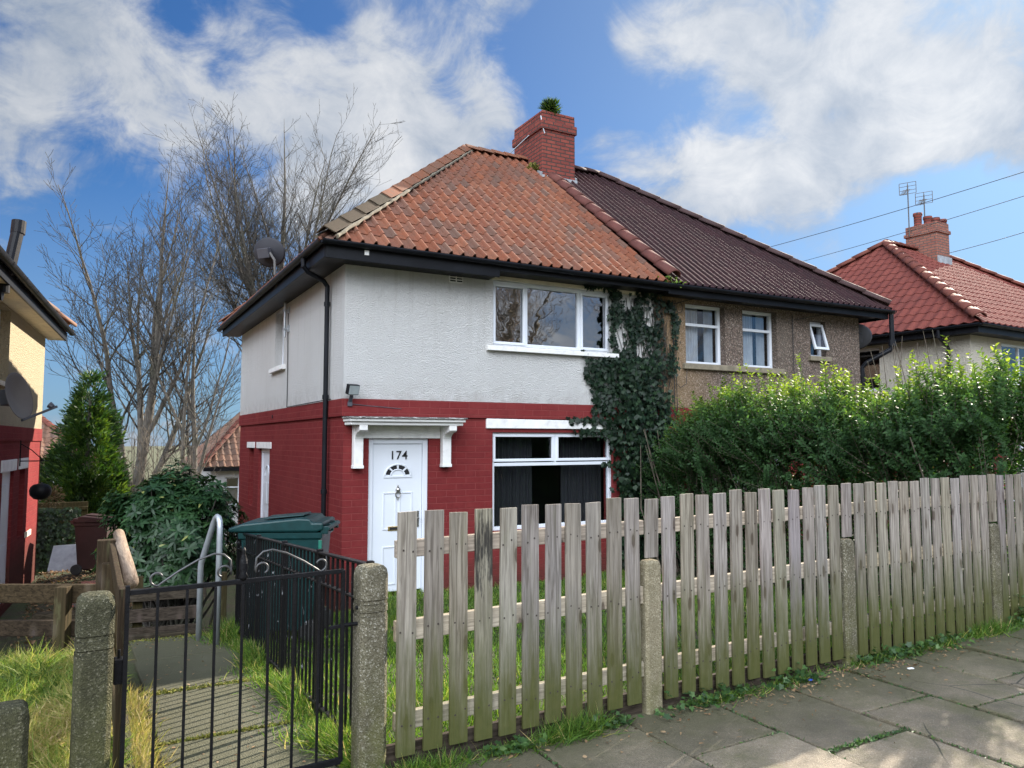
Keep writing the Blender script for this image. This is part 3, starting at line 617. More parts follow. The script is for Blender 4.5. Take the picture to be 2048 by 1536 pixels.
def downpipe(parent, pts, r=.034, name='downpipe', local=False):
    b = MB(); b.tube(pts, r, 12)
    for i in range(len(pts) - 1):
        a, c = Vector(pts[i]), Vector(pts[i + 1]); L = (c - a).length
        if L > 1:
            for k in range(int(L / 1.3) + 1):
                p = a + (c - a) * ((.12 + k * 1.3) / L)
                if (p - a).length < L - .1: b.tube([p, p + (c - a).normalized() * .06], r * 1.28, 12)
    return b.build(name, 'black_gloss', parent, smooth=False, local=local)

# ------------------------------------------------------------------ the house with the white render (left half of the pair)
EZ = 4.64            # eaves level of the tiles
RZ = 8.02; RX0, RX1 = 3.62, 6.9; RY = 4.0; PX = 5.2; HX = 10.32; HY = 8.0; OV = .40
H = thing('white_house', 'semi-detached house with white rendered upper storey, red painted brick and orange tiled roof', 'house', (0, 0, 0))
UW = (2.21, 4.33, 3.49, 4.46); LW = (2.21, 4.34, .80, 2.22); DR = (.36, 1.22, .03, 2.13)
SW = (3.66, 4.41, 3.42, 4.42); SD = (4.74, 5.80, -.15, 1.95); SS = (6.32, 6.85, .78, 1.95)
b = MB(); wall(b, 'x', 0, 0, PX, 2.65, 4.62, [UW]); wall(b, 'y', 0, 0, HY, 2.65, 4.62, [SW]); b.add([(0, HY, 2.65), (PX, HY, 2.65), (PX, HY, 4.62), (0, HY, 4.62)], [(0, 1, 2, 3)])
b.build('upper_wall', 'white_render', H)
b = MB(); wall(b, 'x', .012, .012, PX, -.9, 2.42, [DR, LW]); wall(b, 'y', .012, .012, HY, -.9, 2.42, [SD, SS]); b.add([(.012, HY - .01, -.9), (PX, HY - .01, -.9), (PX, HY - .01, 2.42), (.012, HY - .01, 2.42)], [(0, 1, 2, 3)])
b.build('lower_wall', 'red_painted_brick', H)
b = MB(); b.box((-.018, -.018, 2.42), (PX, .25, 2.652)); b.box((-.018, .25, 2.42), (.23, HY, 2.652)); b.build('band_course', 'red_painted_brick', H, bevel=.004)
b = MB(); b.add([(.25, .25, 2.5), (PX, .25, 2.5), (PX, HY, 2.5), (.25, HY, 2.5)], [(0, 1, 2, 3)]); b.add([(.25, .25, 4.6), (PX, .25, 4.6), (PX, HY, 4.6), (.25, HY, 4.6)], [(0, 1, 2, 3)])
b.add([(.25, .25, 0), (PX, .25, 0), (PX, HY, 0), (.25, HY, 0)], [(0, 1, 2, 3)]); b.add([(.25, 2.2, -.5), (PX, 2.2, -.5), (PX, 2.2, 4.6), (.25, 2.2, 4.6)], [(0, 1, 2, 3)]); b.add([(PX - .06, 0.26, -.9), (PX - .06, HY, -.9), (PX - .06, HY, 4.6), (PX - .06, .26, 4.6)], [(0, 1, 2, 3)])
b.build('inner_floor', 'dark_void', H)
# roof
e0 = (-OV, -OV, EZ); e1 = (PX, -OV, EZ); e2 = (-OV, HY + OV, EZ); e3 = (PX, HY + OV, EZ); t0 = (RX0, RY, RZ); t1 = (PX, RY, RZ)
b = MB(); roof_plane(b, e0, e1, t0, t1, .178, .30, 'roll', 1); roof_plane(b, e2, e0, t0, t0, .178, .30, 'roll', 2); roof_plane(b, e3, e2, t1, t0, .178, .30, 'roll', 3)
roof = b.build('roof', 'terracotta_tile', H)
hv = Vector(t0) - Vector(e0); lo = Vector(e0) + Vector((.04, .04, .06)); md = lo + (Vector(t0) - lo) * .30
b = MB(); ridge(b, lo, md, 4, .145, .075, 'angle', 4, .04); b.build('mossy_hip_tiles', 'mossy_hip_tile', roof, bevel=.006)
b = MB(); ridge(b, md, t0, 10, .145, .075, 'angle', 5, .04); ridge(b, t0, (PX - .1, RY, RZ), 5, .15, .09, 'angle', 6, .03); lo2 = Vector(e2) + Vector((.04, -.04, .06)); ridge(b, lo2, t0, 14, .17, .085, 'angle', 9, .05)
b.build('hip_tiles', 'hip_tile', roof, bevel=.006)
for s in (-1, 1):
    d = hv.normalized(); r = d.cross(Vector((0, 0, 1))).normalized(); u = r.cross(d); b = MB()
    b.tube([lo + (Vector(t0) - lo) * (k / 60) + r * s * (.142 + random.uniform(-.005, .005)) - u * (.016 + random.uniform(-.006, .006)) for k in range(61)], [.024 + random.uniform(-.005, .006) for k in range(61)], 7); b.build('hip_mortar', 'mortar', roof)
b = MB(); ridge(b, (5.26, -OV - .02, EZ + .06), (5.26, 3.3, 7.48), 11, .125, .11, 'round', 7, .03); b.build('party_ridge_tiles', 'party_tile', roof, smooth=True)
# eaves joinery
b = MB(); b.box((-.36, -.37, 4.415), (2.13, -.335, 4.60)); b.box((2.13, -.37, 4.50), (PX, -.335, 4.60)); b.box((-.37, -.335, 4.43), (-.335, HY + .35, 4.60)); b.build('fascia', 'black_gloss', H, bevel=.006)
b = MB(); b.box((-.335, -.334, 4.44), (2.13, .0, 4.47)); b.box((-.334, 0, 4.45), (0, HY + .34, 4.48)); b.box((2.131, -.334, 4.515), (PX, -.02, 4.54)); b.build('soffit', 'black_gloss', H)
b = MB(); b.box((2.15, -.03, 4.455), (PX, -.002, 4.513)); b.build('frieze_board', 'cream_paint', H, bevel=.004)
b = MB(); gutter(b, (-.43, -.43, 4.63), (PX, -.43, 4.61)); gutter(b, (-.43, HY + .4, 4.61), (-.43, -.43, 4.63)); b.build('gutter', 'black_gloss', H, smooth=True)
downpipe(H, [(-.43, .52, 4.58), (-.43, .52, 4.47), (-.36, .55, 4.40), (-.12, .64, 4.32), (-.06, .66, 4.25), (-.06, .66, 4.15), (-.06, .66, 0.0)])
b = MB(); b.box((.14, -.385, 4.50), (.20, -.37, 4.565)); b.build('junction_box', 'white_paint', H, bevel=.003)
# upstairs window
w = window(H, 'x', *UW, .06, mull=[(2.80, UW[2], UW[3]), (3.75, UW[2], UW[3])], sash=[(2.235, 2.785, 3.515, 4.42), (3.775, 4.305, 3.515, 4.42)], glass='glass_wavy', name='bedroom_window')
sill(w, 'x', 2.10, 4.42, 3.405, 3.49, 0.0, .075)
# living-room window
w = window(H, 'x', *LW, .06, mull=[(3.30, 1.765, LW[3])], trans=[1.75], sash=[(2.235, 3.285, 1.79, 2.195), (3.315, 4.315, 1.79, 2.195)], name='living_room_window')
sill(w, 'x', 2.12, 4.42, .70, .80, 0.012, .06)
b = MB()
for x0, x1 in ((2.3, 3.02), (3.55, 4.3)):
    n = 60; pts = [(x0 + (x1 - x0) * i / n, .30 + .018 * math.sin(i * 1.35) + .01 * math.sin(i * .6)) for i in range(n + 1)]
    for (xa, ya), (xb, yb) in zip(pts, pts[1:]): b.add([(xa, ya, .75), (xb, yb, .75), (xb, yb, 2.24), (xa, ya, 2.24)], [(0, 1, 2, 3)])
b.build('curtain', 'curtain', H, smooth=True)
b = MB(); b.prism([(2.10, -.022, 2.275), (4.42, -.022, 2.275), (4.42, -.022, 2.40), (2.10, -.022, 2.415)], (0, .2, 0)); b.build('lintel', 'white_paint', H, bevel=.008)
# air brick
b = MB(); b.box((1.50, -.012, 4.345), (1.72, .0, 4.47))
ab = b.build('air_brick', 'white_paint', H, bevel=.004)
b = MB()
for i in range(2):
    for j in range(3): b.box((1.515 + i * .105, -.016, 4.362 + j * .036), (1.6 + i * .105, -.004, 4.382 + j * .036))
b.build('air_slot', 'dark_void', ab)
# front door
def make_door(parent):
    x0, x1, z0, z1 = DR; yf = .05
    b = MB(); f = .075
    b.box((x0, yf, z0), (x0 + f, yf + .08, z1)); b.box((x1 - f, yf, z0), (x1, yf + .08, z1)); b.box((x0 + f, yf, z1 - f), (x1 - f, yf + .08, z1)); fr = b.build('door_frame', 'upvc', parent, bevel=.008)
    b = MB(); b.box((x0 + f + .004, yf + .02, z0 + .05), (x1 - f - .004, yf + .06, z1 - f - .004)); dl = b.build('front_door', 'upvc', parent, bevel=.004)
    cx = (x0 + x1) / 2; y = yf + .02
    b = MB()
    def mould(a, c, e, g, w=.018, d=.010):
        b = MB(); b.box((a, y - d, e), (c, y, e + w)); b.box((a, y - d, g - w), (c, y, g)); b.box((a, y - d * .97, e + w), (a + w, y, g - w)); b.box((c - w, y - d * .97, e + w), (c, y, g - w)); b.build('panel_moulding', 'upvc', dl, bevel=.004)
    mould(cx - .21, cx - .02, .90, 1.40); mould(cx + .02, cx + .21, .90, 1.40); mould(cx - .21, cx - .02, .17, .68); mould(cx + .02, cx + .21, .17, .68)
    for R, w in ((.185, .014), (.10, .010)):
        pts = [(cx + R * math.cos(a), y - .006, 1.625 + R * math.sin(a) * .82) for a in [math.pi * i / 16 for i in range(17)]]; b.tube(pts, w, 8)
    b.box((cx - .20, y - .012, 1.595), (cx + .20, y, 1.622))
    for a in (45, 90, 135): ca, sa = math.cos(rad(a)), math.sin(rad(a)) * .82; b.bar((cx + .10 * ca, y - .006, 1.625 + .10 * sa), (cx + .18 * ca, y - .006, 1.625 + .18 * sa), .022, .014, (0, 1, 0))
    b.build('fanlight_moulding', 'upvc', dl, bevel=.004)
    for k in range(4):
        a0, a1 = rad(45 * k + 6), rad(45 * k + 39); pts = [(cx + R * math.cos(a), y - .003, 1.625 + R * math.sin(a) * .82) for R, aa in ((.112, (a0, (a0 + a1) / 2, a1)), (.172, (a1, (a0 + a1) / 2, a0))) for a in aa]
        b = MB(); b.prism(pts, (0, .002, 0)); b.build('fanlight_pane', 'dark_void', dl)
    b = MB(); b.tube([(cx, y - .012, 1.50), (cx, y - .014, 1.475)], .008, 8); b.tube([(cx, y - .016, 1.475), (cx, y - .02, 1.44), (cx, y - .016, 1.40)], [.012, .034, .028], 10)
    b.tube([(cx + .034 * math.cos(t), y - .022, 1.375 + .045 * math.sin(t)) for t in [math.pi * 2 * i / 14 for i in range(15)]], .008, 6); b.tube([(cx, y - .016, 1.335), (cx, y - .016, 1.29)], [.014, .004], 8)
    b.build('knocker', 'chrome', dl, smooth=True)
    b = MB(); b.box((cx - .135, y - .012, .885), (cx + .135, y, .945)); lb = b.build('letterbox', 'brass', dl, bevel=.006); b = MB(); b.box((cx - .11, y - .016, .898), (cx + .11, y - .011, .932)); b.build('letter_flap', 'dark_void', lb, bevel=.003)
    b = MB(); b.box((x1 - f - .075, y - .01, .92), (x1 - f - .045, y, 1.14)); b.tube([(x1 - f - .06, y - .01, 1.04), (x1 - f - .06, y - .05, 1.04), (x1 - f - .17, y - .05, 1.04)], .010, 8); b.build('door_handle', 'chrome', dl, bevel=.003)
    c = bpy.data.curves.new('house_number', 'FONT'); c.body = '174'; c.size = .165; c.align_x = 'CENTER'; c.align_y = 'CENTER'; c.extrude = .004; c.space_character = 1.08
    c.offset = .0012
    t_ = bpy.data.objects.new('number_curve', c); COL.objects.link(t_); me = bpy.data.meshes.new_from_object(t_.evaluated_get(bpy.context.evaluated_depsgraph_get())); bpy.data.objects.remove(t_); me.materials.clear(); me.materials.append(M['number_black'])
    o = bpy.data.objects.new('house_number', me); COL.objects.link(o); o.parent = dl; o.location = (cx + .01, y - .006, 1.895); o.rotation_euler = (rad(90), 0, 0)
    b = MB(); b.box((x0 - .03, -.12, -.04), (x1 + .03, .06, .03)); b.build('doorstep', 'grey_wall', parent, bevel=.01)
make_door(H)
def canopy(parent):
    b = MB(); b.box((.0, -.34, 2.345), (1.62, .0, 2.385)); b.box((.02, -.30, 2.30), (1.60, .0, 2.343)); b.box((-.02, -.37, 2.386), (1.64, .0, 2.41))
    n = NT('peeling_paint'); s = n.noise(9, 8, .75, n.map((1.2, 3, 9))); z = n.xyz()[2]
    c = n.mix(n.math('MULTIPLY', n.rng(n.math('ADD', s, n.rng(z, 2.33, 2.41, -.25, .12)), .5, .56), .95), (.70, .69, .67), (.05, .045, .04)); M['peeling_paint'] = n.done(n.bsdf(c, .7, n.bump(s, .4, .01)))
    cn = b.build('canopy', 'peeling_paint', parent, bevel=.01)
    b = MB(); b.box((.24, -.012, 2.13), (1.38, .005, 2.299)); b.build('canopy_board', 'white_paint', cn, bevel=.003)
    for xa in (.125, 1.385):
        b = MB(); w = .125
        b.box((xa, -.095, 1.745), (xa + w, .0, 2.30))
        arc = [(-.30, 2.299), (-.30, 2.235), (-.27, 2.215)] + [(-.27 + .175 * math.sin(t), 2.215 - .13 * (1 - math.cos(t))) for t in [math.pi / 2 * i / 6 for i in range(1, 7)]] + [(-.0955, 2.299)]
        b.prism([(xa + .008, y, z) for y, z in arc], (w - .016, 0, 0)); b.box((xa - .008, -.105, 1.735), (xa + w + .008, 0, 1.775))
        b.build('bracket', 'white_paint', cn, bevel=.006)
canopy(H)
# side wall openings
w = window(H, 'y', *SW, .13, mull=[(4.05, SW[2], SW[3])], glass='glass_far', name='side_window'); sill(w, 'y', 3.50, 4.60, 3.325, 3.42, 0.0, .07)
b = MB(); b.box((-.01, 4.58, 1.95), (.2, 5.95, 2.07)); b.box((-.01, 6.2, 1.95), (.2, 7.0, 2.07)); b.build('side_lintel', 'white_paint', H, bevel=.005)
b = MB(); x = .07
b.box((x, 4.74, -.15), (x + .07, 4.82, 1.95)); b.box((x, 5.72, -.15), (x + .07, 5.80, 1.95)); b.box((x, 4.82, 1.87), (x + .07, 5.72, 1.95)); b.build('side_door_frame', 'upvc', H, bevel=.005)
b = MB(); b.box((x + .02, 4.825, -.14), (x + .06, 5.715, 1.865)); sdr = b.build('side_door', 'upvc', H)
for z0, z1 in ((.1, .75), (.9, 1.3)):
    for ya, yb in ((4.95, 5.24), (5.3, 5.59)): b = MB(); b.box((x + .008, ya, z0), (x + .019, yb, z1)); b.build('panel_moulding', 'upvc', sdr, bevel=.004)
b = MB(); b.tube([(x + .012, 5.27 + .2 * math.cos(t), 1.42 + .2 * math.sin(t)) for t in [math.pi * i / 12 for i in range(13)]], .012, 6); b.build('fanlight_moulding', 'upvc', sdr, bevel=.004)
window(H, 'y', *SS, .12, glass='glass_far', fr=.045, name='slot_window')
# chimney
CH = (5.03, 5.83, 3.3, 4.5)
b = MB(); x0, x1, y0, y1 = CH
b.box((x0, y0, 7.0), (x1, y1, 8.62)); b.box((x0 - .035, y0 - .035, 8.5), (x1 + .035, y1 + .035, 8.68)); b.box((x0, y0, 8.68), (x1, y1, 8.84)); b.box((x0 + .002, y0 + .002, 8.84), (x1 - .002, y1 - .002, 8.9))
ch = b.build('chimney', 'chimney_brick', H, bevel=.012)
b = MB(); b.box((x0 - .03, y0 - .045, 7.30), (x1 + .03, y0 - .004, 7.52)); b.bar((x0 - .02, y0, 7.5), (x0 - .02, y1, 8.1), .03, .16); b.bar((x1 + .02, y0, 7.5), (x1 + .02, y1, 8.1), .03, .16); b.build('flashing', 'lead', ch, bevel=.005)
b = MB(); b.box((x0 + .06, y0 + .06, 8.9), (x1 - .06, y1 - .06, 8.935)); b.build('chimney_cap', 'mortar', ch, bevel=.015)
b = MB(); b.tube([(4.68, 4.4, 8.12), (5.02, 3.75, 8.55)], .011, 6); b.tube([(5.02, 3.34, 8.78), (5.03, 3.29, 8.55), (5.08, 3.285, 8.4)], .012, 6); b.build('aerial_stay', 'galvanised', ch)

# ------------------------------------------------------------------ the pebbledash half
G = thing('pebbledash_house', 'brown pebbledash half of the semi-detached pair, with dark brown tiled roof', 'house', (PX, 0, 0))
W1 = (5.88, 6.78, 3.40, 4.44); W2 = (7.20, 8.05, 3.40, 4.44); W3 = (8.93, 9.36, 3.68, 4.36)
b = MB(); wall(b, 'x', 0.02, PX, HX, 2.65, 4.62, [W1, W2, W3]); wall(b, 'y', HX, .02, HY, 2.65, 4.62, [], sgn=-1); b.add([(PX, HY, 2.65), (HX, HY, 2.65), (HX, HY, 4.62), (PX, HY, 4.62)], [(0, 1, 2, 3)]); b.build('upper_wall', 'pebbledash', G)
b = MB(); wall(b, 'x', .028, PX, HX - .012, -.5, 2.652, [(6.0, 8.2, .8, 2.2)]); wall(b, 'y', HX - .012, .028, HY, -.5, 2.652, [], sgn=-1); b.build('lower_wall', 'red_painted_brick', G)
b = MB(); b.add([(PX, .27, 2.6), (HX, .27, 2.6), (HX, HY, 2.6), (PX, HY, 2.6)], [(0, 1, 2, 3)]); b.add([(PX, .27, 4.6), (HX, .27, 4.6), (HX, HY, 4.6), (PX, HY, 4.6)], [(0, 1, 2, 3)]); b.add([(PX, 2.5, -.5), (HX, 2.5, -.5), (HX, 2.5, 4.6), (PX, 2.5, 4.6)], [(0, 1, 2, 3)]); b.build('inner_floor', 'dark_void', G)
f1 = (HX + OV, -OV, EZ); f3 = (HX + OV, HY + OV, EZ); s1 = (RX1, RY, RZ)
b = MB(); roof_plane(b, e1, f1, t1, s1, .30 / 2, .32, 'rib', 11); roof_plane(b, f1, f3, s1, s1, .15, .32, 'rib', 12); roof_plane(b, f3, e3, s1, t1, .15, .32, 'rib', 13); rf2 = b.build('roof', 'brown_tile', G)
M['brown_ridge_tile'] = M['brown_tile']
b = MB(); ridge(b, Vector(f1) + Vector((-.03, .03, .06)), s1, 13, .12, .10, 'round', 14, .03); ridge(b, Vector(f3) + Vector((-.03, -.03, .06)), s1, 13, .12, .10, 'round', 15, .03); ridge(b, (5.8, RY, RZ), s1, 3, .12, .10, 'round', 16, .03); b.build('ridge_tiles', 'dark_ridge_tile', rf2, smooth=True)
b = MB(); b.box((PX, -.37, 4.46), (HX + .37, -.335, 4.60)); b.box((HX + .335, -.334, 4.46), (HX + .37, HY + .35, 4.60)); b.box((PX, -.334, 4.50), (HX + .335, .02, 4.53)); b.box((HX, .021, 4.50), (HX + .334, HY + .3, 4.53)); b.build('fascia', 'black_gloss', G, bevel=.006)
b = MB(); gutter(b, (PX, -.43, 4.61), (HX + .43, -.43, 4.62)); gutter(b, (HX + .43, -.43, 4.62), (HX + .43, HY + .4, 4.61)); b.build('gutter', 'black_gloss', G, smooth=True)
downpipe(G, [(HX + .40, -.41, 4.55), (HX + .40, -.41, 3.95), (HX + .38, -.38, 3.86), (HX + .10, -.05, 3.62), (HX + .06, .02, 3.52), (HX + .06, .02, 0.0)], .045)
b = MB(); b.tube([(HX + .40, -.41, 4.05), (HX + .40, -.41, 3.93)], .07, 10); b.build('pipe_collar', 'black_gloss', G)
for wd in (W1, W2):
    w = window(G, 'x', *wd, .14, trans=[4.09], glass='glass_far', name='sash_window')
    b = MB(); n = 40
    for xa, xb in ((wd[0] + .06, wd[0] + .50), (wd[1] - .26, wd[1] - .06)):
        for i in range(n): u, v = xa + (xb - xa) * i / n, xa + (xb - xa) * (i + 1) / n; b.add([(u, .28 + .012 * math.sin(i * 1.1), 3.42), (v, .28 + .012 * math.sin((i + 1) * 1.1), 3.42), (v, .28 + .012 * math.sin((i + 1) * 1.1), 4.42), (u, .28 + .012 * math.sin(i * 1.1), 4.42)], [(0, 1, 2, 3)])
    b.build('net_curtain', 'net_curtain', w, smooth=True)
    b = MB(); b.box((wd[0] + .25, .125, 4.395), (wd[1] - .25, .145, 4.42)); b.build('trickle_vent', 'upvc', w, bevel=.003)
b = MB(); b.box((5.80, -.05, 3.30), (8.16, .12, 3.40)); b.build('stone_sill', 'stone_sill', G, bevel=.012)
b = MB(); b.box((8.86, -.05, 3.59), (9.44, .12, 3.68)); b.build('stone_sill', 'stone_sill', G, bevel=.012)
window(G, 'x', W3[0], W3[1], W3[2], W3[3], .13, glass='glass_far', fr=.045, name='bathroom_window')
b = MB(); a = rad(16); hx = (8.95, 9.34); top = Vector((0, .10, 4.30)); dn = Vector((0, -math.sin(a), -math.cos(a))); L = .52
def sashpt(x, s, d): p = top + dn * s + Vector((0, -math.cos(a), math.sin(a))) * d; return (x, p.y, p.z)
for xa, xb, s0, s1_ in ((8.955, 9.0, 0, L), (9.29, 9.335, 0, L), (9.0, 9.29, 0, .05), (9.0, 9.29, L - .05, L)):
    b.add([sashpt(x, s, d) for d in (0, .04) for x, s in ((xa, s0), (xb, s0), (xb, s1_), (xa, s1_))], [(0, 1, 2, 3), (7, 6, 5, 4), (0, 4, 5, 1), (1, 5, 6, 2), (2, 6, 7, 3), (3, 7, 4, 0)])
osx = b.build('open_sash', 'upvc', G, bevel=.004)
b = MB(); b.add([sashpt(x, s, .02) for x, s in ((9.0, .05), (9.29, .05), (9.29, L - .05), (9.0, L - .05))], [(0, 1, 2, 3)]); b.build('pane', 'glass_far', osx)
window(G, 'x', 6.0, 8.2, .8, 2.2, .14, mull=[(7.1, .8, 2.2)], glass='glass_far', name='front_window')
b = MB()
b.tube([(5.58, -.02, 4.45), (5.585, -.015, 3.6), (5.6, -.015, 2.0)], .008, 5); b.tube([(5.63, -.015, 4.45), (5.64, -.015, 3.0), (5.66, -.015, 2.2)], .006, 5); b.tube([(5.6, -.02, 4.38), (5.9, -.02, 4.47), (6.4, -.36, 4.62)], .007, 5)
b.tube([(5.72 + .07 * math.cos(t), -.02, 4.33 + .09 * math.sin(t)) for t in [6.3 * i / 14 for i in range(15)]], .005, 5); b.tube([(5.64, -.015, 3.05), (5.72, -.015, 2.98), (5.85, -.015, 3.05), (5.87, -.015, 3.28)], .005, 5)
b.tube([(8.42, -.015, 4.45), (8.43, -.015, 3.4), (8.43, -.015, 2.6)], .007, 5); b.tube([(8.44, -.02, 4.32), (8.9, -.2, 4.42), (9.3, -.36, 4.55)], .006, 5); b.build('wall_cable', 'cable', G)

# ------------------------------------------------------------------ the neighbours
def neighbour(name, label, loc, rz, wallm, roofm, ridgem, gm, dims, feats, kind='pantile', group=None, mirror=False, low='red_painted_brick', trim='black_gloss', soff='black_gloss', base=-.6):
    X, Yd, ez, rz_, r0, r1, ov = dims
    t = thing(name, label, 'house', loc, rz, group); K = dict(local=True)
    sx = -1 if mirror else 1
    def q(x): return x * sx
    holes_f, holes_s = feats.get('front', []), feats.get('side', [])
    hs = [(h[0], h[1], h[2], h[3]) for h in holes_s]
    hf = [tuple(sorted((q(h[0]), q(h[1])))) + (h[2], h[3]) for h in holes_f]
    f0, f1_ = sorted((q(0), q(X)))
    b = MB(); wall(b, 'x', 0, f0, f1_, 2.65, ez, hf); wall(b, 'y', 0, 0, Yd, 2.65, ez, hs, sgn=sx); b.add([(q(0), Yd, 2.65), (q(X), Yd, 2.65), (q(X), Yd, ez), (q(0), Yd, ez)], [(0, 1, 2, 3)]); b.add([(q(X), 0, 2.65), (q(X), Yd, 2.65), (q(X), Yd, ez), (q(X), 0, ez)], [(0, 1, 2, 3)]); b.build('upper_wall', wallm, t, **K)
    b = MB(); wall(b, 'x', .012, f0, f1_, base, 2.42, hf); wall(b, 'y', .012 * sx, .012, Yd, base, 2.42, hs, sgn=sx); b.add([(q(0), Yd, base), (q(X), Yd, base), (q(X), Yd, 2.42), (q(0), Yd, 2.42)], [(0, 1, 2, 3)]); b.add([(q(X), 0, base), (q(X), Yd, base), (q(X), Yd, 2.42), (q(X), 0, 2.42)], [(0, 1, 2, 3)]); b.build('lower_wall', low, t, **K)
    b = MB(); b.box((q(-.018), -.018, 2.42), (q(X), .25, 2.652)); b.box((q(-.018), .25, 2.42), (q(.23), Yd, 2.652)); b.build('band_course', low, t, bevel=.004, **K)
    b = MB(); b.add([(q(.25), .25, ez - .05), (q(X), .25, ez - .05), (q(X), Yd, ez - .05), (q(.25), Yd, ez - .05)], [(0, 1, 2, 3)]); b.add([(q(.25), .25, 2.5), (q(X), .25, 2.5), (q(X), Yd, 2.5), (q(.25), Yd, 2.5)], [(0, 1, 2, 3)]); b.add([(q(.9), .25, base), (q(.9), Yd, base), (q(.9), Yd, ez), (q(.9), .25, ez)], [(0, 1, 2, 3)]); b.build('inner_floor', 'dark_void', t, **K)
    E0, E1, E2, E3 = (q(-ov), -ov, ez), (q(X + ov), -ov, ez), (q(-ov), Yd + ov, ez), (q(X + ov), Yd + ov, ez); T0, T1 = (q(r0), Yd / 2, rz_), (q(r1), Yd / 2, rz_); u0, u1 = T0, T1
    b = MB(); roof_plane(b, E0, E1, T0, T1, .25, .33, kind, 21); roof_plane(b, E2, E0, T0, T0, .25, .33, kind, 22); roof_plane(b, E3, E2, T1, T0, .25, .33, kind, 23); roof_plane(b, E1, E3, T1, T1, .25, .33, kind, 24); rf = b.build('roof', roofm, t, **K)
    b = MB()
    for P_, Q_ in ((E0, T0), (E2, T0), (E1, T1), (E3, T1)): ridge(b, Vector(P_) + Vector((0, 0, .06)), Q_, 14, .14, .11, 'round', 25, .03)
    ridge(b, T0, T1, 10, .14, .11, 'round', 26, .03); b.build('ridge_tiles', ridgem, rf, smooth=True, **K)
    b = MB(); o_ = ov - .05
    b.box((q(-o_), -o_, ez - .2), (q(X + o_), -o_ + .03, ez - .03)); b.box((q(-o_), -o_ + .031, ez - .2), (q(-o_ + .03), Yd + o_, ez - .03)); b.build('fascia', trim, t, bevel=.005, **K)
    b = MB(); b.box((q(-o_ + .031), -o_ + .031, ez - .19), (q(X), 0, ez - .16)); b.box((q(-o_ + .031), 0.001, ez - .19), (q(0), Yd + o_, ez - .16)); b.build('soffit', soff, t, **K)
    b = MB(); ga, gb, gc = (q(-ov - .03), -ov - .03, ez - .02), (q(X + ov), -ov - .03, ez - .02), (q(-ov - .03), Yd + ov, ez - .02)
    gutter(b, ga, gb); gutter(b, gc, ga); b.build('gutter', gm, t, smooth=True, **K)
    for h in holes_s:
        if h[4] == 'w': w = window(t, 'y', h[0], h[1], h[2], h[3], .13 * sx, glass='glass_far', sgn=sx, name='side_window', **K); sill(w, 'y', h[0] - .12, h[1] + .15, h[2] - .09, h[2], 0.0, .07, 'cream_paint', sgn=sx, **K)
        elif h[4] == 'd':
            b = MB(); b.box((q(.06), h[0], h[2]), (q(.11), h[1], h[3])); dd = b.build('side_door', 'upvc', t, bevel=.004, **K)
            for z0, z1 in ((h[2] + .15, h[2] + .9), (h[2] + 1.05, h[3] - .2)): b = MB(); b.box((q(.05), h[0] + .18, z0), (q(.062), h[1] - .18, z1)); b.build('panel_moulding', 'upvc', dd, bevel=.004, **K)
        elif h[4] == 's': window(t, 'y', h[0], h[1], h[2], h[3], .12 * sx, glass='glass_far', fr=.045, sgn=sx, name='slot_window', **K)
    for h in holes_f:
        a, c = sorted((q(h[0]), q(h[1]))); w = window(t, 'x', a, c, h[2], h[3], .08, mull=[((a + c) / 2, h[2], h[3])], glass='glass_far', name='front_window', **K); sill(w, 'x', a - .1, c + .1, h[2] - .09, h[2], 0.0, .07, 'white_paint', **K)
    return t

# left neighbour: its side wall faces the gap and catches the sun
LH = neighbour('cream_house', 'cream rendered house with red brick base at the left edge, sunlit side wall', (-4.37, -.40, -.33), rad(-4.5), 'cream_render', 'old_brown_tile', 'old_brown_tile', 'black_gloss',
               (10.2, 8.0, 4.62, 7.9, 3.6, 6.6, .38), {'side': [(3.5, 4.35, 3.3, 4.40, 'w'), (4.35, 5.3, -.1, 1.95, 'd'), (5.85, 6.4, .78, 1.95, 's')], 'front': [(2.2, 4.3, .8, 2.2), (2.2, 4.3, 3.45, 4.4)]}, mirror=True, soff='cream_paint', base=-.5)
K = dict(local=True)
b = MB(); b.box((-.2, 4.2, 1.95), (.012, 5.42, 2.13)); b.box((-.2, 5.72, 1.95), (.012, 6.55, 2.13)); b.build('side_lintel', 'white_paint', LH, bevel=.005, **K)
b = MB(); b.box((0, 2.6, .6), (.12, 3.15, 1.3)); mbx = b.build('meter_box', 'grey_wall', LH, bevel=.01, **K)
b = MB(); b.box((-.01, 6.6, .72), (.012, 7.2, .82)); b.build('number_plaque', 'cream_paint', LH, bevel=.004, **K)
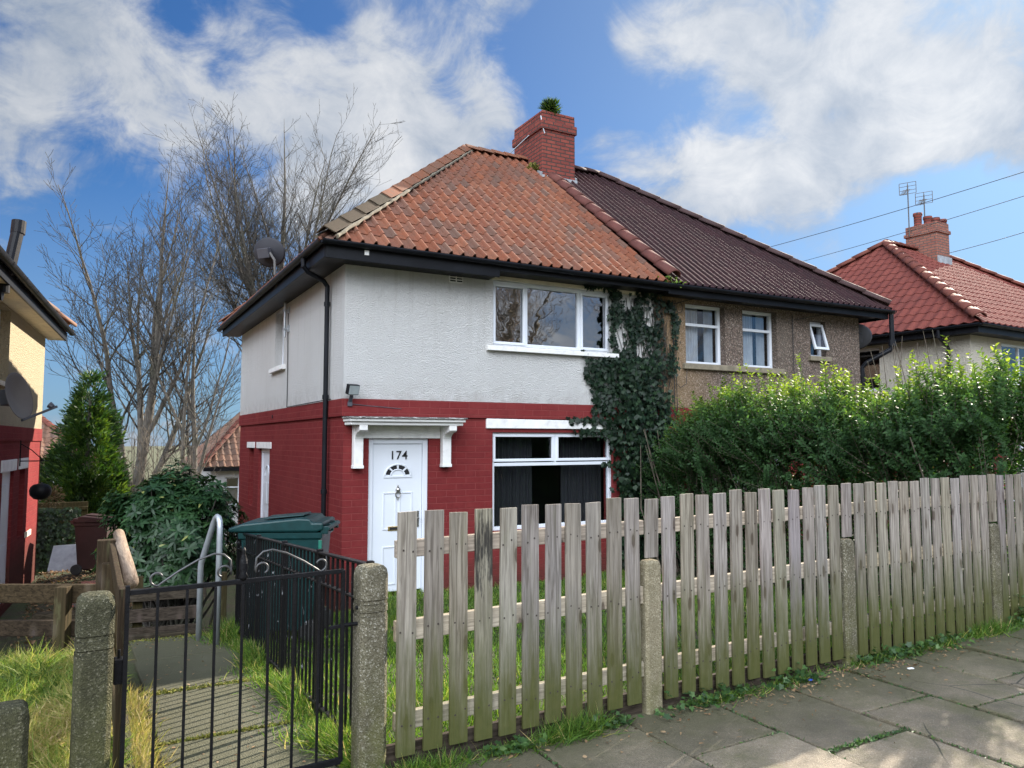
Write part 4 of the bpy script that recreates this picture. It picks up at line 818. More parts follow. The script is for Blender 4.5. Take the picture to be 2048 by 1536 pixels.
# black flue standing at the gutter
b = MB(); b.tube([(.25, 2.2, 4.32), (.25, 2.2, 4.55), (.30, 2.2, 4.62), (.36, 2.3, 5.15)], .075, 14); b.tube([(.362, 2.303, 5.13), (.37, 2.32, 5.30)], .086, 14); b.tube([(.02, 2.2, 4.32), (.25, 2.2, 4.30)], .085, 12); b.build('flue_pipe', 'black_gloss', LH, **K)
b = MB(); b.lathe([(.02, 0), (.06, .004), (.18, .055), (.33, .10), (.345, .115), (.33, .108), (.17, .065), (.02, .02)], (0, 0, 0), 28)
def dish(name, label, loc, aim, size, mat, arm=True, pole=None, group=None):
    t = thing(name, label, 'satellite dish', loc, 0, group); aim = Vector(aim).normalized(); qd = aim.to_track_quat('Z', 'Y').to_matrix()
    b = MB(); prof = [(.02, 0), (.25, .03), (.6, .13), (.9, .28), (1.0, .34), (.985, .35), (.88, .30), (.58, .15), (.24, .05), (.02, .025)]
    b.lathe(prof, (0, 0, 0), 32); b.v = [tuple(Vector(loc) + qd @ Vector((v[0] * size, v[1] * size * .78, v[2] * size * .6))) for v in b.v]; b.build('reflector', mat, t, smooth=True)
    up = qd @ Vector((0, 1, 0)); L = Vector(loc)
    if up.z < 0: up = -up
    b = MB(); base = L - up * size * .8 + aim * .05; tip = L + aim * size * 1.25 - up * size * .55
    b.bar(base, tip, .022, .03); b.tube([tip - aim * .05, tip + (L - tip).normalized() * .10], [.03, .045], 10); b.build('feed_arm', 'dish_grey', t, bevel=.003)
    b = MB(); b.obox(L - aim * .06, aim, size * .7, size * .5, .09, up); b.build('back_bracket', 'dish_grey', t, bevel=.006)
    if pole: b = MB(); b.tube(pole, .02, 10); b.build('pole', 'aerial_grey', t)
    return t
dish('satellite_dish', 'dark mesh satellite dish on a bent pole above the white house gutter', (-.50, 2.74, 5.13), (.72, .60, .33), .31, 'mesh_dark', pole=[(-.47, 2.62, 5.10), (-.43, 2.45, 4.95), (-.43, 2.42, 4.72), (-.36, 2.55, 4.55), (-.06, 3.35, 4.46), (-.06, 3.35, 4.40)])
b = MB(); b.tube([(-.06, 3.35, 4.45), (-.06, 3.35, 3.85)], .022, 10)
for z in (4.30, 3.98): b.box((-.09, 3.31, z), (-.0, 3.39, z + .03)); b.box((-.03, 3.24, z - .04), (.0, 3.34, z + .07))
tag(b.build('aerial_mast', 'galvanised', bevel=.002), 'short grey mast bracketed to the white side wall beside its window', 'mast')
b = MB(); b.tube([(-.02, 3.28, 4.35), (-.02, 3.28, 3.9), (-.015, 3.26, 3.2), (-.015, 3.27, 2.66), (-.03, 2.4, 2.66), (-.03, .5, 2.665)], .008, 5); tag(b.build('aerial_cable', 'cable'), 'thin black cable hanging down the white side wall', 'cable')
dish('satellite_dish', 'brown satellite dish on the cream house at the left edge', (-3.80, 1.9, 2.66), (.93, -.30, .2), .40, 'dish_brown')
dish('satellite_dish', 'grey satellite dish on the far end wall of the pebbledash house', (10.62, .35, 4.18), (.60, .77, .3), .36, 'dish_grey')
b = MB(); b.box((10.32, .3, 4.1), (10.58, .36, 4.14)); b.box((10.30, .22, 4.0), (10.325, .44, 4.24)); tag(b.build('wall_bracket', 'dish_grey'), 'small grey bracket holding the dish to the pebbledash end wall', 'bracket')

# right neighbour
RH = neighbour('red_roof_house', 'cream house with bright red pantile hip roof at the far right behind the hedge', (13.62, -.22, -.06), rad(3.5), 'pale_render', 'red_tile', 'round_ridge_tile', 'black_gloss',
               (10.2, 8.0, 4.62, 7.75, 3.5, 6.7, .40), {'side': [(2.1, 3.0, 3.35, 4.38, 'w')], 'front': [(1.3, 3.2, 3.45, 4.35), (1.3, 3.2, .8, 2.2)]})
b = MB(); b.box((4.94, 3.32, 7.0), (5.60, 4.25, 8.50)); b.box((4.90, 3.28, 8.18), (5.64, 4.29, 8.28)); chr_ = b.build('chimney', 'old_brick', RH, bevel=.012, **K)
for i, (px_, py_, hh_) in enumerate(((5.10, 3.95, .40), (5.22, 3.72, .26), (5.34, 3.56, .20), (5.48, 3.44, .14))):
    b = MB(); b.lathe([(.10, 0), (.12, .02), (.105, .05), (.11, hh_ - .1), (.13, hh_ - .07), (.125, hh_), (.09, hh_), (.08, .05)], (px_, py_, 8.5), 16); b.build('chimney_pot', 'chimney_brick', chr_, smooth=True, **K)
b = MB(); b.box((4.92, 3.275, 7.2), (5.62, 3.315, 7.48)); b.build('flashing', 'lead', chr_, **K)
downpipe(RH, [(-.42, .45, 4.56), (-.42, .45, 4.40), (-.06, .45, 4.2), (-.06, .45, 0)], .04, local=True)
def aerial(label, base, height, size, az):
    t = thing('tv_aerial', label, 'aerial', base, 0, 'aerials on the far chimney'); B = Vector(base); T = B + Vector((0, 0, height))
    b = MB(); b.tube([B, T], .017, 8); b.build('mast', 'aerial_grey', t)
    d = Vector((math.cos(az), math.sin(az), 0)); r = Vector((-d.y, d.x, 0)); c = T - Vector((0, 0, .1))
    b = MB()
    for i in (-1, 0, 1): b.tube([c + r * i * size * .5 - Vector((0, 0, .17)), c + r * i * size * .5 + Vector((0, 0, .17))], .010, 5)
    for z in (-.17, -.06, .06, .17): b.tube([c - r * size * .5 + Vector((0, 0, z)), c + r * size * .5 + Vector((0, 0, z))], .008, 5)
    b.build('reflector_grid', 'aerial_grey', t)
    b = MB(); e = c + d * .75 - Vector((0, 0, .40)); b.tube([c, e], .012, 6)
    for k in range(2, 9): p = c + (e - c) * k / 8; b.tube([p - r * .10, p + r * .10], .006, 4)
    b.build('boom', 'aerial_grey', t)
aerial('taller thin television aerial strapped to the side of the far chimney', (18.22, 4.15, 8.15), 1.55, .45, rad(205))
aerial('shorter television aerial rising from behind the far chimney pots', (18.68, 3.95, 8.5), .92, .45, rad(205))

# the house across the road, seen only in the upstairs window
OH = copy_tree(RH); OH.location = (25.5, -29, .2); OH.rotation_euler = (0, 0, math.pi); OH['label'] = 'red roofed house across the road behind the photographer'

# two houses far behind the gap
def far_house(name, label, x0, x1, y, yd, ez, rz_, base, win, hip=2.6):
    t = thing(name, label, 'house', (x0, y, base))
    b = MB(); wall(b, 'x', y, x0, x1, base, ez, win); wall(b, 'y', x0, y, y + yd, base, ez); wall(b, 'y', x1, y, y + yd, base, ez, sgn=-1); b.add([(x0, y + 1, base), (x1, y + 1, base), (x1, y + 1, ez), (x0, y + 1, ez)], [(0, 1, 2, 3)]); b.build('wall', 'grey_wall', t)
    o = .35; a, c, d, e = (x0 - o, y - o, ez), (x1 + o, y - o, ez), (x1 + o, y + yd + o, ez), (x0 - o, y + yd + o, ez); ta, tb = (x0 + hip, y + yd / 2, rz_), (x1 - hip, y + yd / 2, rz_)
    b = MB(); roof_plane(b, a, c, ta, tb, .26, .33, 'pantile', 31); roof_plane(b, e, a, ta, ta, .26, .33, 'pantile', 32); roof_plane(b, c, d, tb, tb, .26, .33, 'pantile', 33); roof_plane(b, d, e, tb, ta, .26, .33, 'pantile', 34); rf = b.build('roof', 'old_brown_tile', t)
    b = MB(); [ridge(b, Vector(p) + Vector((0, 0, .05)), q_, 14, .14, .11, 'round', 35, .03) for p, q_ in ((a, ta), (c, tb), (ta, tb))]; b.build('ridge_tiles', 'round_ridge_tile', rf)
    b = MB(); b.box((x0 - .3, y - .34, ez - .16), (x1 + .3, y - .3, ez - .02)); b.build('fascia', 'black_gloss', t)
    for h in win: window(t, 'x', *h, y + .08, mull=[((h[0] + h[1]) / 2, h[2], h[3])], trans=[h[3] - .4], glass='glass_far')
far_house('far_house', 'distant grey house with brown tiled roof behind the conifer', -11.0, -2.9, 24.5, 7, 1.15, 3.6, -4.5, [(-4.6, -3.6, -.35, .85)])
far_house('far_house', 'distant dark tiled house glimpsed past the corner of the white house', 1.15, 10.5, 21.5, 7, 1.1, 4.4, -4.5, [(1.7, 2.7, -.4, .7)], 2.8)

# ------------------------------------------------------------------ the picket fence
FENCE = thing('picket_fence', 'weathered grey picket fence along the pavement, green with algae at the foot', 'fence', (-1.6, -6.27, .5))
fd = Vector((1, .052, 0)).normalized(); fn = Vector((fd.y, -fd.x, 0))   # fn points to the street
def fpt(x, off=0.0, z=0.0): return Vector((x, fence_y(x), 0)) + fn * off + Vector((0, 0, z))
def top_z(x): return 1.742 + (x + 1.55) * .0108
def bot_z(x): return .575 - (x + 1.55) * .010
POSTX = tuple(-1.55 + .1445 * k + .052 for k in (11, 24, 38, 52, 66))
xs = []; x = -1.55; 
while x < 10.4:
    xs.append(x); x += .1445
prnd = random.Random(21)
for i, x in enumerate(xs):
    short = any(abs(x + .052 - p) < .05 for p in POSTX); w = .1 + prnd.uniform(-.002, .002); tz, bz = top_z(x) + prnd.uniform(-.013, .012), bot_z(x) + prnd.uniform(-.012, .008)
    if short: bz = 1.40; w = .096
    lean = prnd.uniform(-.010, .010); c0 = fpt(x + w / 2, .034, bz); c1 = fpt(x + w / 2 + lean, .034 + prnd.uniform(-.003, .003), tz)
    b = MB(); h = fd * (w / 2); th = fn * .009; sl_ = prnd.uniform(-.004, .004)
    V = [c0 - h - th, c0 + h - th, c0 + h + th, c0 - h + th, c1 - h - th, c1 + h - th + Vector((0, 0, sl_)), c1 + h + th + Vector((0, 0, sl_)), c1 - h + th]
    b.add(V, [(0, 3, 2, 1), (4, 5, 6, 7), (0, 1, 5, 4), (1, 2, 6, 5), (2, 3, 7, 6), (3, 0, 4, 7)])
    b.slot = 1
    for rz_ in (1.56, 1.17, .73):
        if bz < rz_:
            for s in (-.028, .028):
                p = fpt(x + w / 2 + s + prnd.uniform(-.008, .008), .0425, rz_ + prnd.uniform(-.016, .016)); b.tube([p, p + fn * .0022], .0055, 6)
    b.build('picket', ('scorched_wood' if i == 3 else 'picket_wood', 'nail'), FENCE, bevel=.003)
for zt, hh in ((1.605, .085), (1.215, .10), (.775, .085)):
    for a, c in zip((-1.60,) + POSTX, POSTX + (10.5,)):
        b = MB(); b.bar(fpt(a + .05, .004, zt - hh / 2 + (a + 1.6) * .010), fpt(c - .05, .004, zt - hh / 2 + (c + 1.6) * .010), .038, hh); b.build('rail', 'rail_wood', FENCE, bevel=.003)
b = MB(); b.bar(fpt(-1.6, -.01, .56), fpt(10.5, -.01, .54), .03, .13); b.build('gravel_board', 'old_plank', FENCE, bevel=.004)
def concrete_post(mb, x, y, z0, z1, w, d, rz=0.0, grooves=False, round_top=True):
    ca, sa = math.cos(rz), math.sin(rz); n = 8; ring = []
    def T(u, v, z): return (x + u * ca - v * sa, y + u * sa + v * ca, z)
    lev = [(z0, 1)] + ([(z1 - .24, 1), (z1 - .235, .955), (z1 - .222, .955), (z1 - .217, 1), (z1 - .185, 1), (z1 - .18, .955), (z1 - .167, .955), (z1 - .162, 1)] if grooves else [])
    lev += [(z1 - .05, 1), (z1 - .022, .93), (z1 - .006, .74), (z1, .45)] if round_top else [(z1, 1)]
    V = []; c = .16
    for z, s in lev:
        a, e = w / 2 * s, d / 2 * s; k = min(a, e) * c * 2
        V += [T(u, v, z) for u, v in ((-a + k, -e), (a - k, -e), (a, -e + k), (a, e - k), (a - k, e), (-a + k, e), (-a, e - k), (-a, -e + k))]
    F = [(i * 8 + k, i * 8 + (k + 1) % 8, (i + 1) * 8 + (k + 1) % 8, (i + 1) * 8 + k) for i in range(len(lev) - 1) for k in range(8)] + [tuple(range(7, -1, -1)), tuple((len(lev) - 1) * 8 + k for k in range(8))]
    return mb.add(V, F)
for i, x in enumerate(POSTX):
    b = MB(); p = fpt(x, .012); concrete_post(b, p.x, p.y, .3, 1.385, .125, .09, .052); o = b.build('concrete_post', 'tan_concrete_post' if i == 0 else 'concrete_post', FENCE, bevel=.004)
b = MB(); concrete_post(b, -1.668, -6.25, .2, 1.498, .142, .142, .06, True); tag(b.build('gate_post', 'concrete_post', bevel=.006), 'brown speckled concrete gate post at the left end of the picket fence', 'gate post', 'concrete posts at the gateway')
b = MB(); concrete_post(b, -2.85, -6.32, .2, 1.485, .138, .138, .06, True); tag(b.build('gate_post', 'dark_concrete_post', bevel=.006), 'dark mossy concrete gate post left of the black gate, with rounded top', 'gate post', 'concrete posts at the gateway')
b = MB(); concrete_post(b, -3.13, -6.41, .2, 1.115, .14, .14, .1); tag(b.build('stub_post', 'dark_concrete_post', bevel=.006), 'short broken concrete post in the bottom left corner', 'post')

# ------------------------------------------------------------------ the gate and the railing
GT = thing('metal_gate', 'black wrought iron gate with scrolls on top, between the two concrete posts', 'gate', (-2.72, -6.32, .56))
ga, gb = Vector((-2.735, -6.325, 0)), Vector((-1.812, -6.272, 0)); gd = (gb - ga).normalized()
def gp(s, z): return ga + (gb - ga) * s + Vector((0, 0, z))
b = MB(); b.bar(gp(0, 1.47), gp(1, 1.48), .016, .02); b.bar(gp(0, .595), gp(1, .605), .016, .03); b.bar(gp(.0, .59), gp(.0, 1.50), .018, .026, (0, 1, 0)); b.bar(gp(1, .60), gp(1, 1.485), .018, .02, (0, 1, 0)); b.build('gate_frame', 'black_iron', GT, bevel=.002)
for i in range(1, 8):
    b = MB(); b.bar(gp(i / 8, .61), gp(i / 8, 1.462), .012, .012, (0, 1, 0)); b.build('bar', 'black_iron', GT, bevel=.002)
def scroll(s):
    m = .5; z0 = 1.487; W_ = (gb - ga).length
    def q(u, z): return gp(.5 + s * u / W_, z)
    inner = [(.06 + .035 * math.cos(t), z0 + .028 + .028 * math.sin(t)) for t in [rad(40 + i * 24) for i in range(0, 12)]]
    pts = [(.135 + .02, z0 + .03)] 
    spiral1 = [(.085 + (.034 - .0012 * i) * math.cos(rad(200 - i * 22)), z0 + .034 + (.034 - .0012 * i) * math.sin(rad(200 - i * 22))) for i in range(13)][::-1]
    sweep = [(.052, z0 + .045), (.056, z0 + .085), (.085, z0 + .112), (.125, z0 + .118), (.19, z0 + .098), (.27, z0 + .055), (.335, z0 + .012)]
    spiral2 = [(.352 + (.030 - .0007 * i) * math.cos(rad(260 + i * 20)), z0 + .032 + (.030 - .0007 * i) * math.sin(rad(260 + i * 20))) for i in range(14)]
    b = MB(); b.tube([q(*p) for p in spiral1 + sweep + spiral2], .005, 6); b.build('scroll', 'lit_iron', GT, smooth=True)
scroll(-1); scroll(1)
c = gp(.5, 0); b = MB(); b.lathe([(.012, 1.48), (.022, 1.495), (.014, 1.51), (.020, 1.535), (.016, 1.57), (.007, 1.60), (.010, 1.61), (.004, 1.625)], (c.x, c.y, 0), 12); b.build('finial', 'black_iron', GT, smooth=True)
b = MB(); b.bar(gp(.93, 1.22), gp(1.06, 1.225), .014, .016); b.tube([gp(1.0, 1.225), gp(1.10, 1.225)], .010, 8); b.tube([gp(1.07, 1.30), gp(1.12, 1.30)], .010, 8); b.build('latch', 'black_iron', GT, bevel=.002)
b = MB(); b.box((-2.775, -6.31, 1.10), (-2.742, -6.25, 1.20)); b.tube([(-2.757, -6.28, 1.20), (-2.757, -6.28, 1.235)], .007, 8); b.build('hinge', 'black_iron', GT, bevel=.003)

RL = thing('metal_railing', 'black railing with flaking paint running back along the path to the green bin', 'railing', (-1.62, -6.1, .4))
def rz2(y): return 1.475 + (y + 6.15) * (1.235 - 1.475) / 3.9
ya, yb = -6.15, -2.2; xr = -1.628
m_flake = NT('flaking_iron'); s_ = m_flake.noise(30, 7, .75, m_flake.map((1, 1, .5))); M['flaking_iron'] = m_flake.done(m_flake.bsdf(m_flake.mix(m_flake.rng(s_, .63, .67, 0, .85), (.007, .007, .008), (.32, .33, .35)), .42, m_flake.bump(s_, .5, .006), 0, .16))
b = MB(); b.bar((xr, ya, rz2(ya)), (xr, yb, rz2(yb)), .04, .012); b.build('top_rail', 'flaking_iron', RL, bevel=.002)
b = MB(); b.bar((xr, ya, rz2(ya) - .19), (xr, yb, rz2(yb) - .15), .032, .010); b.build('middle_rail', 'flaking_iron', RL, bevel=.002)
b = MB(); b.bar((xr, ya, .56), (xr, yb, .34), .03, .012); b.build('bottom_rail', 'flaking_iron', RL, bevel=.002)
n = 40
for i in range(n + 1):
    y = ya + .03 + (yb - ya - .05) * i / n; post = i % 10 == 0
    b = MB(); w = .034 if post else .0145
    b.bar((xr, y, .36 + (y + 6.15) * -.05), (xr, y, rz2(y) - (.003 if not post else -.02)), w, w, (0, 1, 0)); b.build('post' if post else 'bar', 'flaking_iron', RL, bevel=.002)

# ------------------------------------------------------------------ bins
def wheelie(label, c, ang, z0, Lx, Wy, Hh, mat, lidmat, trim, name='wheelie_bin'):
    t = thing(name, label, 'bin', (c[0], c[1], z0), ang); K = dict(local=True)   # local +x is the hinge side
    b = MB(); a, w = Lx / 2, Wy / 2
    lev = [(.10, .76, .80), (.55, .87, .89), (Hh - .14, .96, .97), (Hh - .135, 1.02, 1.02), (Hh - .08, 1.03, 1.03)]
    V = []
    for z, sx, sy in lev: V += [(-a * sx, -w * sy, z), (a * sx, -w * sy, z), (a * sx, w * sy, z), (-a * sx, w * sy, z)]
    F = [(i * 4 + k, i * 4 + (k + 1) % 4, i * 4 + 4 + (k + 1) % 4, i * 4 + 4 + k) for i in range(len(lev) - 1) for k in range(4)] + [(3, 2, 1, 0)]
    b.add(V, F); b.box((-a * .5, -w * .8, .02), (-a * .3, w * .8, .101)); b.build('body', mat, t, bevel=.03, **K)
    b = MB(); z = Hh - .075; P = [(-a - .10, .0), (-a - .10, .035), (-a + .02, .075), (a * .45, .125), (a * .72, .12), (a * .78, .085), (a + .02, .085), (a + .02, .02), (a * .9, 0)]
    b.prism([(x, -w * 1.06, z + zz) for x, zz in P], (0, Wy * 1.06, 0)); lid = b.build('lid', lidmat, t, bevel=.022, **K)
    b = MB(); b.prism([(a * -.5, -w * .55, z + .103), (a * .5, -w * .55, z + .135), (a * .5, w * .55, z + .135), (a * -.5, w * .55, z + .103)], (0, 0, .012)); b.build('lid_panel', lidmat, lid, bevel=.008, **K)
    b = MB(); b.tube([(a + .055, -w * .98, z + .03), (a + .055, w * .98, z + .03)], .02, 10)
    for y in (-w * .9, 0, w * .9): b.box((a * .98, y - .025, z - .02), (a + .06, y + .025, z + .05))
    b.build('hinge_handle', mat, t, bevel=.005, **K)
    b = MB(); b.box((a * .93, -w * .985, .22), (a * 1.015, -w * .96, Hh - .15)); b.build('edge_strip', trim, t, bevel=.006, **K)  # strip carrying the painted sunlit edge of the green bin
    for y in (-w * .92, w * .92):
        b = MB(); b.tube([(a * .78, y - .035, .10), (a * .78, y + .035, .10)], .10, 20); b.build('wheel', 'rubber', t, bevel=.012, **K)
    return t
wheelie('dark green wheelie bin with closed lid behind the black railing', (-1.22, -2.42), rad(-26), .27, .74, .56, 1.07, 'green_plastic', 'green_plastic', 'sunlit_plastic')
wheelie('brown wheelie bin in the shady yard beside the conifer', (-2.74, 7.3), rad(160), -.46, .62, .55, 1.06, 'brown_plastic', 'brown_plastic', 'brown_plastic')

# ------------------------------------------------------------------ rails, posts and timber on the left
b = MB(); b.tube([(-1.97, -2.30, .22), (-1.97, -2.30, .95), (-1.965, -2.32, 1.0), (-1.895, -2.50, 1.36), (-1.885, -2.53, 1.40), (-1.875, -2.56, 1.42), (-1.868, -2.60, 1.415), (-1.862, -2.63, 1.38), (-1.86, -2.64, 1.32), (-1.86, -2.62, .24)], .026, 14)
tag(b.build('step_handrail', 'galvanised', smooth=True), 'bent grey tubular handrail at the end of the path before the bush', 'handrail')
TR = thing('timber_handrail', 'brown timber handrail capped with a pale round log beside the path', 'handrail', (-2.72, -4.5, .5))
b = MB(); b.tube([(-2.665, -5.10, 1.315), (-2.672, -4.7, 1.345), (-2.683, -4.2, 1.385), (-2.69, -3.62, 1.425)], [.038, .039, .038, .038], 14); b.build('log_rail', 'log_wood', TR, smooth=True)
b = MB(); b.box((-2.755, -5.98, .45), (-2.715, -5.88, 1.43)); b.build('post', 'brown_wood', TR, bevel=.004)
b = MB(); b.box((-2.83, -4.02, .2), (-2.72, -3.93, 1.43)); b.build('post', 'brown_wood', TR, bevel=.006)
b = MB(); b.box((-2.80, -4.22, .2), (-2.70, -4.13, 1.30)); b.build('post', 'brown_wood', TR, bevel=.006)
b = MB(); b.bar((-2.735, -5.93, 1.33), (-2.74, -3.95, 1.36), .03, .10); b.bar((-2.735, -5.9, .78), (-2.74, -3.95, .80), .03, .12); b.build('board', 'brown_wood', TR, bevel=.004)
TF = thing('timber_fence', 'low brown post and rail fence across the grassy garden on the left', 'fence', (-3.3, -3.4, .5))
rd = Vector((.878, -.479, 0)); p0 = Vector((-2.80, -3.66, 0))
for zt, hh in ((1.085, .13), (.835, .11)):
    b = MB(); b.bar(p0 - rd * 2.6 + Vector((0, 0, zt - hh / 2)), p0 + Vector((0, 0, zt - hh / 2)), .04, hh); b.build('rail', 'brown_rail_wood', TF, bevel=.006)
for s in (.22, 1.5, 2.5):
    q = p0 - rd * s - Vector((.479, .878, 0)) * .06; b = MB(); b.obox((q.x, q.y, .72), (0, 0, 1), .085, .085, .72, (.878, -.479, 0)); b.build('post', 'brown_wood', TF, bevel=.006)
PB = thing('plank_barrier', 'dark horizontal planks closing the end of the path below the bush', 'barrier', (-2.2, -1.85, .2))
for i, z in enumerate((.30, .47, .66)):
    b = MB(); b.bar((-2.72, -1.80, z), (-1.95 + .04 * i, -1.95, z + .01), .04, .12); b.build('plank', 'old_plank', PB, bevel=.005)
for x, y in ((-2.45, -1.80), (-1.72, -1.93)):
    b = MB(); b.box((x - .04, y, .0), (x + .04, y + .08, .82)); b.build('post', 'brown_wood', PB, bevel=.005)
b = MB(); b.bar((-2.6, -1.93, .27), (-1.35, -1.98, .275), .10, .09); tag(b.build('timber_edging', 'old_plank', bevel=.01), 'pale timber edging board across the far end of the path', 'edging')
# flood light, alarm lamp
FL = thing('flood_light', 'grey flood light on the red band at the corner of the white house', 'light', (.08, -.1, 2.72))
b = MB(); b.obox((.085, -.13, 2.765), (.25, -.93, -.28), .165, .135, .075); b.build('lamp_body', 'black_gloss', FL, bevel=.01)
b = MB(); b.obox((.0945, -.1655, 2.7542), (.25, -.93, -.28), .145, .115, .008); b.build('lamp_glass', 'lamp_glass', FL)
b = MB(); b.bar((.08, -.02, 2.58), (.08, -.10, 2.69), .05, .012); b.box((.05, -.045, 2.55), (.11, -.018, 2.61)); b.tube([(.1, -.03, 2.58), (.35, -.022, 2.56), (.8, -.022, 2.53)], .006, 5); b.build('lamp_bracket', 'dish_grey', FL, bevel=.003)
b = MB(); b.obox((-.06, 4.40, 2.52), (0, 0, 1), .09, .10, .13); b.box((-.03, 4.38, 2.50), (-.018, 4.42, 2.56)); tag(b.build('wall_lamp', 'black_gloss', bevel=.012), 'small black wall lamp on the red band of the side wall', 'lamp')
# hanging basket on the cream house
HB = thing('hanging_basket', 'dark round hanging basket on an iron bracket by the white side door', 'hanging basket', (-3.62, 5.0, 1.2))
b = MB(); hx, hy = -3.56, 4.3
b.tube([(-3.85, hy, 1.78), (hx + .1, hy, 1.78)], .009, 6); b.tube([(-3.85, hy, 2.05), (-3.7, hy, 1.95), (hx + .02, hy, 1.79)], .008, 6); b.tube([(-3.85, hy, 2.1), (-3.85, hy, 1.7)], .01, 6); b.tube([(hx, hy, 1.78), (hx, hy, 1.42)], .004, 5); b.build('bracket', 'black_iron', HB)
b = MB(); b.lathe([(.02, 0), (.09, .02), (.145, .08), (.155, .15), (.14, .2), (.1, .24), (.02, .26)], (hx, hy, 1.17), 18); b.build('basket', 'black_iron', HB, smooth=True)

# sheds and rubbish in the yard
SH = thing('shed', 'low shed with pale grey felt roof behind the cream house', 'shed', (-4.2, 14, -.8))
b = MB(); b.box((-6.8, 14.2, -1.6), (-3.2, 16.2, .30)); b.build('wall', 'brown_wood', SH)
b = MB(); b.prism([(-7.0, 13.9, .32), (-2.95, 13.9, .32), (-2.95, 15.2, .85), (-7.0, 15.2, .85)], (0, 0, .05)); b.build('roof', 'felt_grey', SH, bevel=.01)
b = MB(); b.bar((-4.2, 11.2, -.1), (-2.9, 11.2, -.1), .05, 1.5); b.bar((-4.2, 11.16, .5), (-2.9, 11.16, .5), .06, .08); tag(b.build('panel_fence', 'brown_wood', bevel=.01), 'brown timber fence panel at the back of the yard, half hidden by ivy', 'fence')
b = MB(); b.obox((-3.1, 8.6, -.42), (.97, -.25, .05), .9, .05, .95, (.1, -.75, .65)); tag(b.build('paving_flag', 'felt_grey', bevel=.01), 'dark grey flagstone leaning on rubble in the shady yard', 'flagstone')
b = MB(); b.box((-3.1, 2.9, -.28), (-2.45, 3.15, -.10)); b.box((-2.95, 3.3, -.25), (-2.45, 3.55, -.02)); tag(b.build('brick_trough', 'old_brick', bevel=.012), 'low red brick trough on the ground behind the timber rail', 'trough')
b = MB(); b.bar((-3.4, .8, .02), (-2.6, .5, .02), .16, .14); tag(b.build('rough_sleeper', 'old_plank', bevel=.015), 'rough timber sleeper lying in the yard behind the rail', 'sleeper')

# ------------------------------------------------------------------ overhead wires
PO = Vector(CAM) + look(2520, 190) * 15.0
for lab, (pxa, pya, dep), zoff in (('highest overhead wire crossing the sky at the right', (1440, 520, 21.0), 0.0), ('middle overhead wire passing behind the far chimney', (1500, 550, 26.0), -.34), ('lowest overhead wire running down to the red roof', (1890, 508, 19.5), -.72)):
    a = Vector(CAM) + look(pxa, pya) * dep; c = PO + Vector((0, 0, zoff)); b = MB()
    b.tube([a + (c - a) * (i / 16) - Vector((0, 0, .10 * 4 * (i / 16) * (1 - i / 16))) for i in range(17)], .0062, 5); tag(b.build('overhead_wire', 'cable'), lab, 'wire', 'overhead wires')
b = MB(); b.tube([(PO.x, PO.y, .3), (PO.x, PO.y, PO.z + .3)], [.13, .09], 12); tag(b.build('telegraph_pole', 'brown_wood'), 'telegraph pole carrying the overhead wires beyond the right edge', 'pole')

# ------------------------------------------------------------------ vegetation
def grow(seed, base, height, r0, lean=(0, 0), stems=6, dens=1.0, flare=.40, start=.12, side=.30, twig=1.0):
    """bare tree: a leader and several ascending stems, each with side limbs and twigs; returns thick and fine wood"""
    rd_ = random.Random(seed); thick, fine = [], []
    WOB = (.035, .05, .085, .11, .12); UP = (.02, .03, .055, .07, .06); RMIN = .0058
    def branch(p, d, L, r, lev):
        n = max(3, min(14, int(L / (.7, .6, .3, .2, .15)[lev]))); pts = [p.copy()]; rs = [r]; step = L / n; w = WOB[lev]
        for i in range(n):
            d = (d + Vector((rd_.gauss(0, w), rd_.gauss(0, w), rd_.gauss(0, w * .5) + UP[lev]))).normalized(); p = p + d * step
            pts.append(p.copy()); rs.append(max(r * (1 - (i + 1) / n * (.985 if lev == 0 else .93)), RMIN))
        (thick if lev < 2 else fine).append((pts, rs))
        if lev == 4 or L < .18: return
        if lev == 0: ts = [start + (.52 - start) * (q + rd_.random() * .8) / stems for q in range(stems)] + [.5 + .5 * (q + rd_.random()) / 7 for q in range(7)]
        else:
            k = max(1, int(L * (0, 2.6, 3.6, 4.4)[lev] * dens * (twig if lev > 1 else 1))); lo = (0, .16, .12, .15)[lev]; ts = [lo + (1 - lo) * (q + rd_.random()) / k for q in range(k)]
        for t in ts:
            i = min(int(t * n), n - 1); f = t * n - i; q = pts[i].lerp(pts[i + 1], f); dd = (pts[i + 1] - pts[i]).normalized()
            ax = dd.orthogonal().normalized(); ax.rotate(Matrix.Rotation(rd_.uniform(0, 6.283), 3, dd))
            if lev == 0 and t < .52: a = flare * rd_.uniform(.55, 1.25); ll = (height * (1 - t * .82)) * rd_.uniform(.62, .88); rr = rs[i] * rd_.uniform(.50, .72); nl = 1
            elif lev == 0: a = rd_.uniform(.5, .9); ll = height * side * (1.15 - t) * rd_.uniform(.7, 1.2) + .3; rr = rs[i] * .45; nl = 2
            else:
                a = rd_.uniform(.5, .95) if lev == 1 else rd_.uniform(.4, .8); nl = lev + 1
                ll = (0, height * side * (1.10 - t * .85) * rd_.uniform(.5, 1.15) + .2, L * rd_.uniform(.28, .55), L * rd_.uniform(.25, .5))[lev]; rr = rs[i] * rd_.uniform(.38, .58)
            nd_ = (dd * math.cos(a) + ax * math.sin(a)).normalized()
            branch(q, nd_, ll, max(rr, RMIN), nl)
    branch(Vector(base), Vector((lean[0], lean[1], 1)).normalized(), height * .96, r0, 0)
    return thick, fine
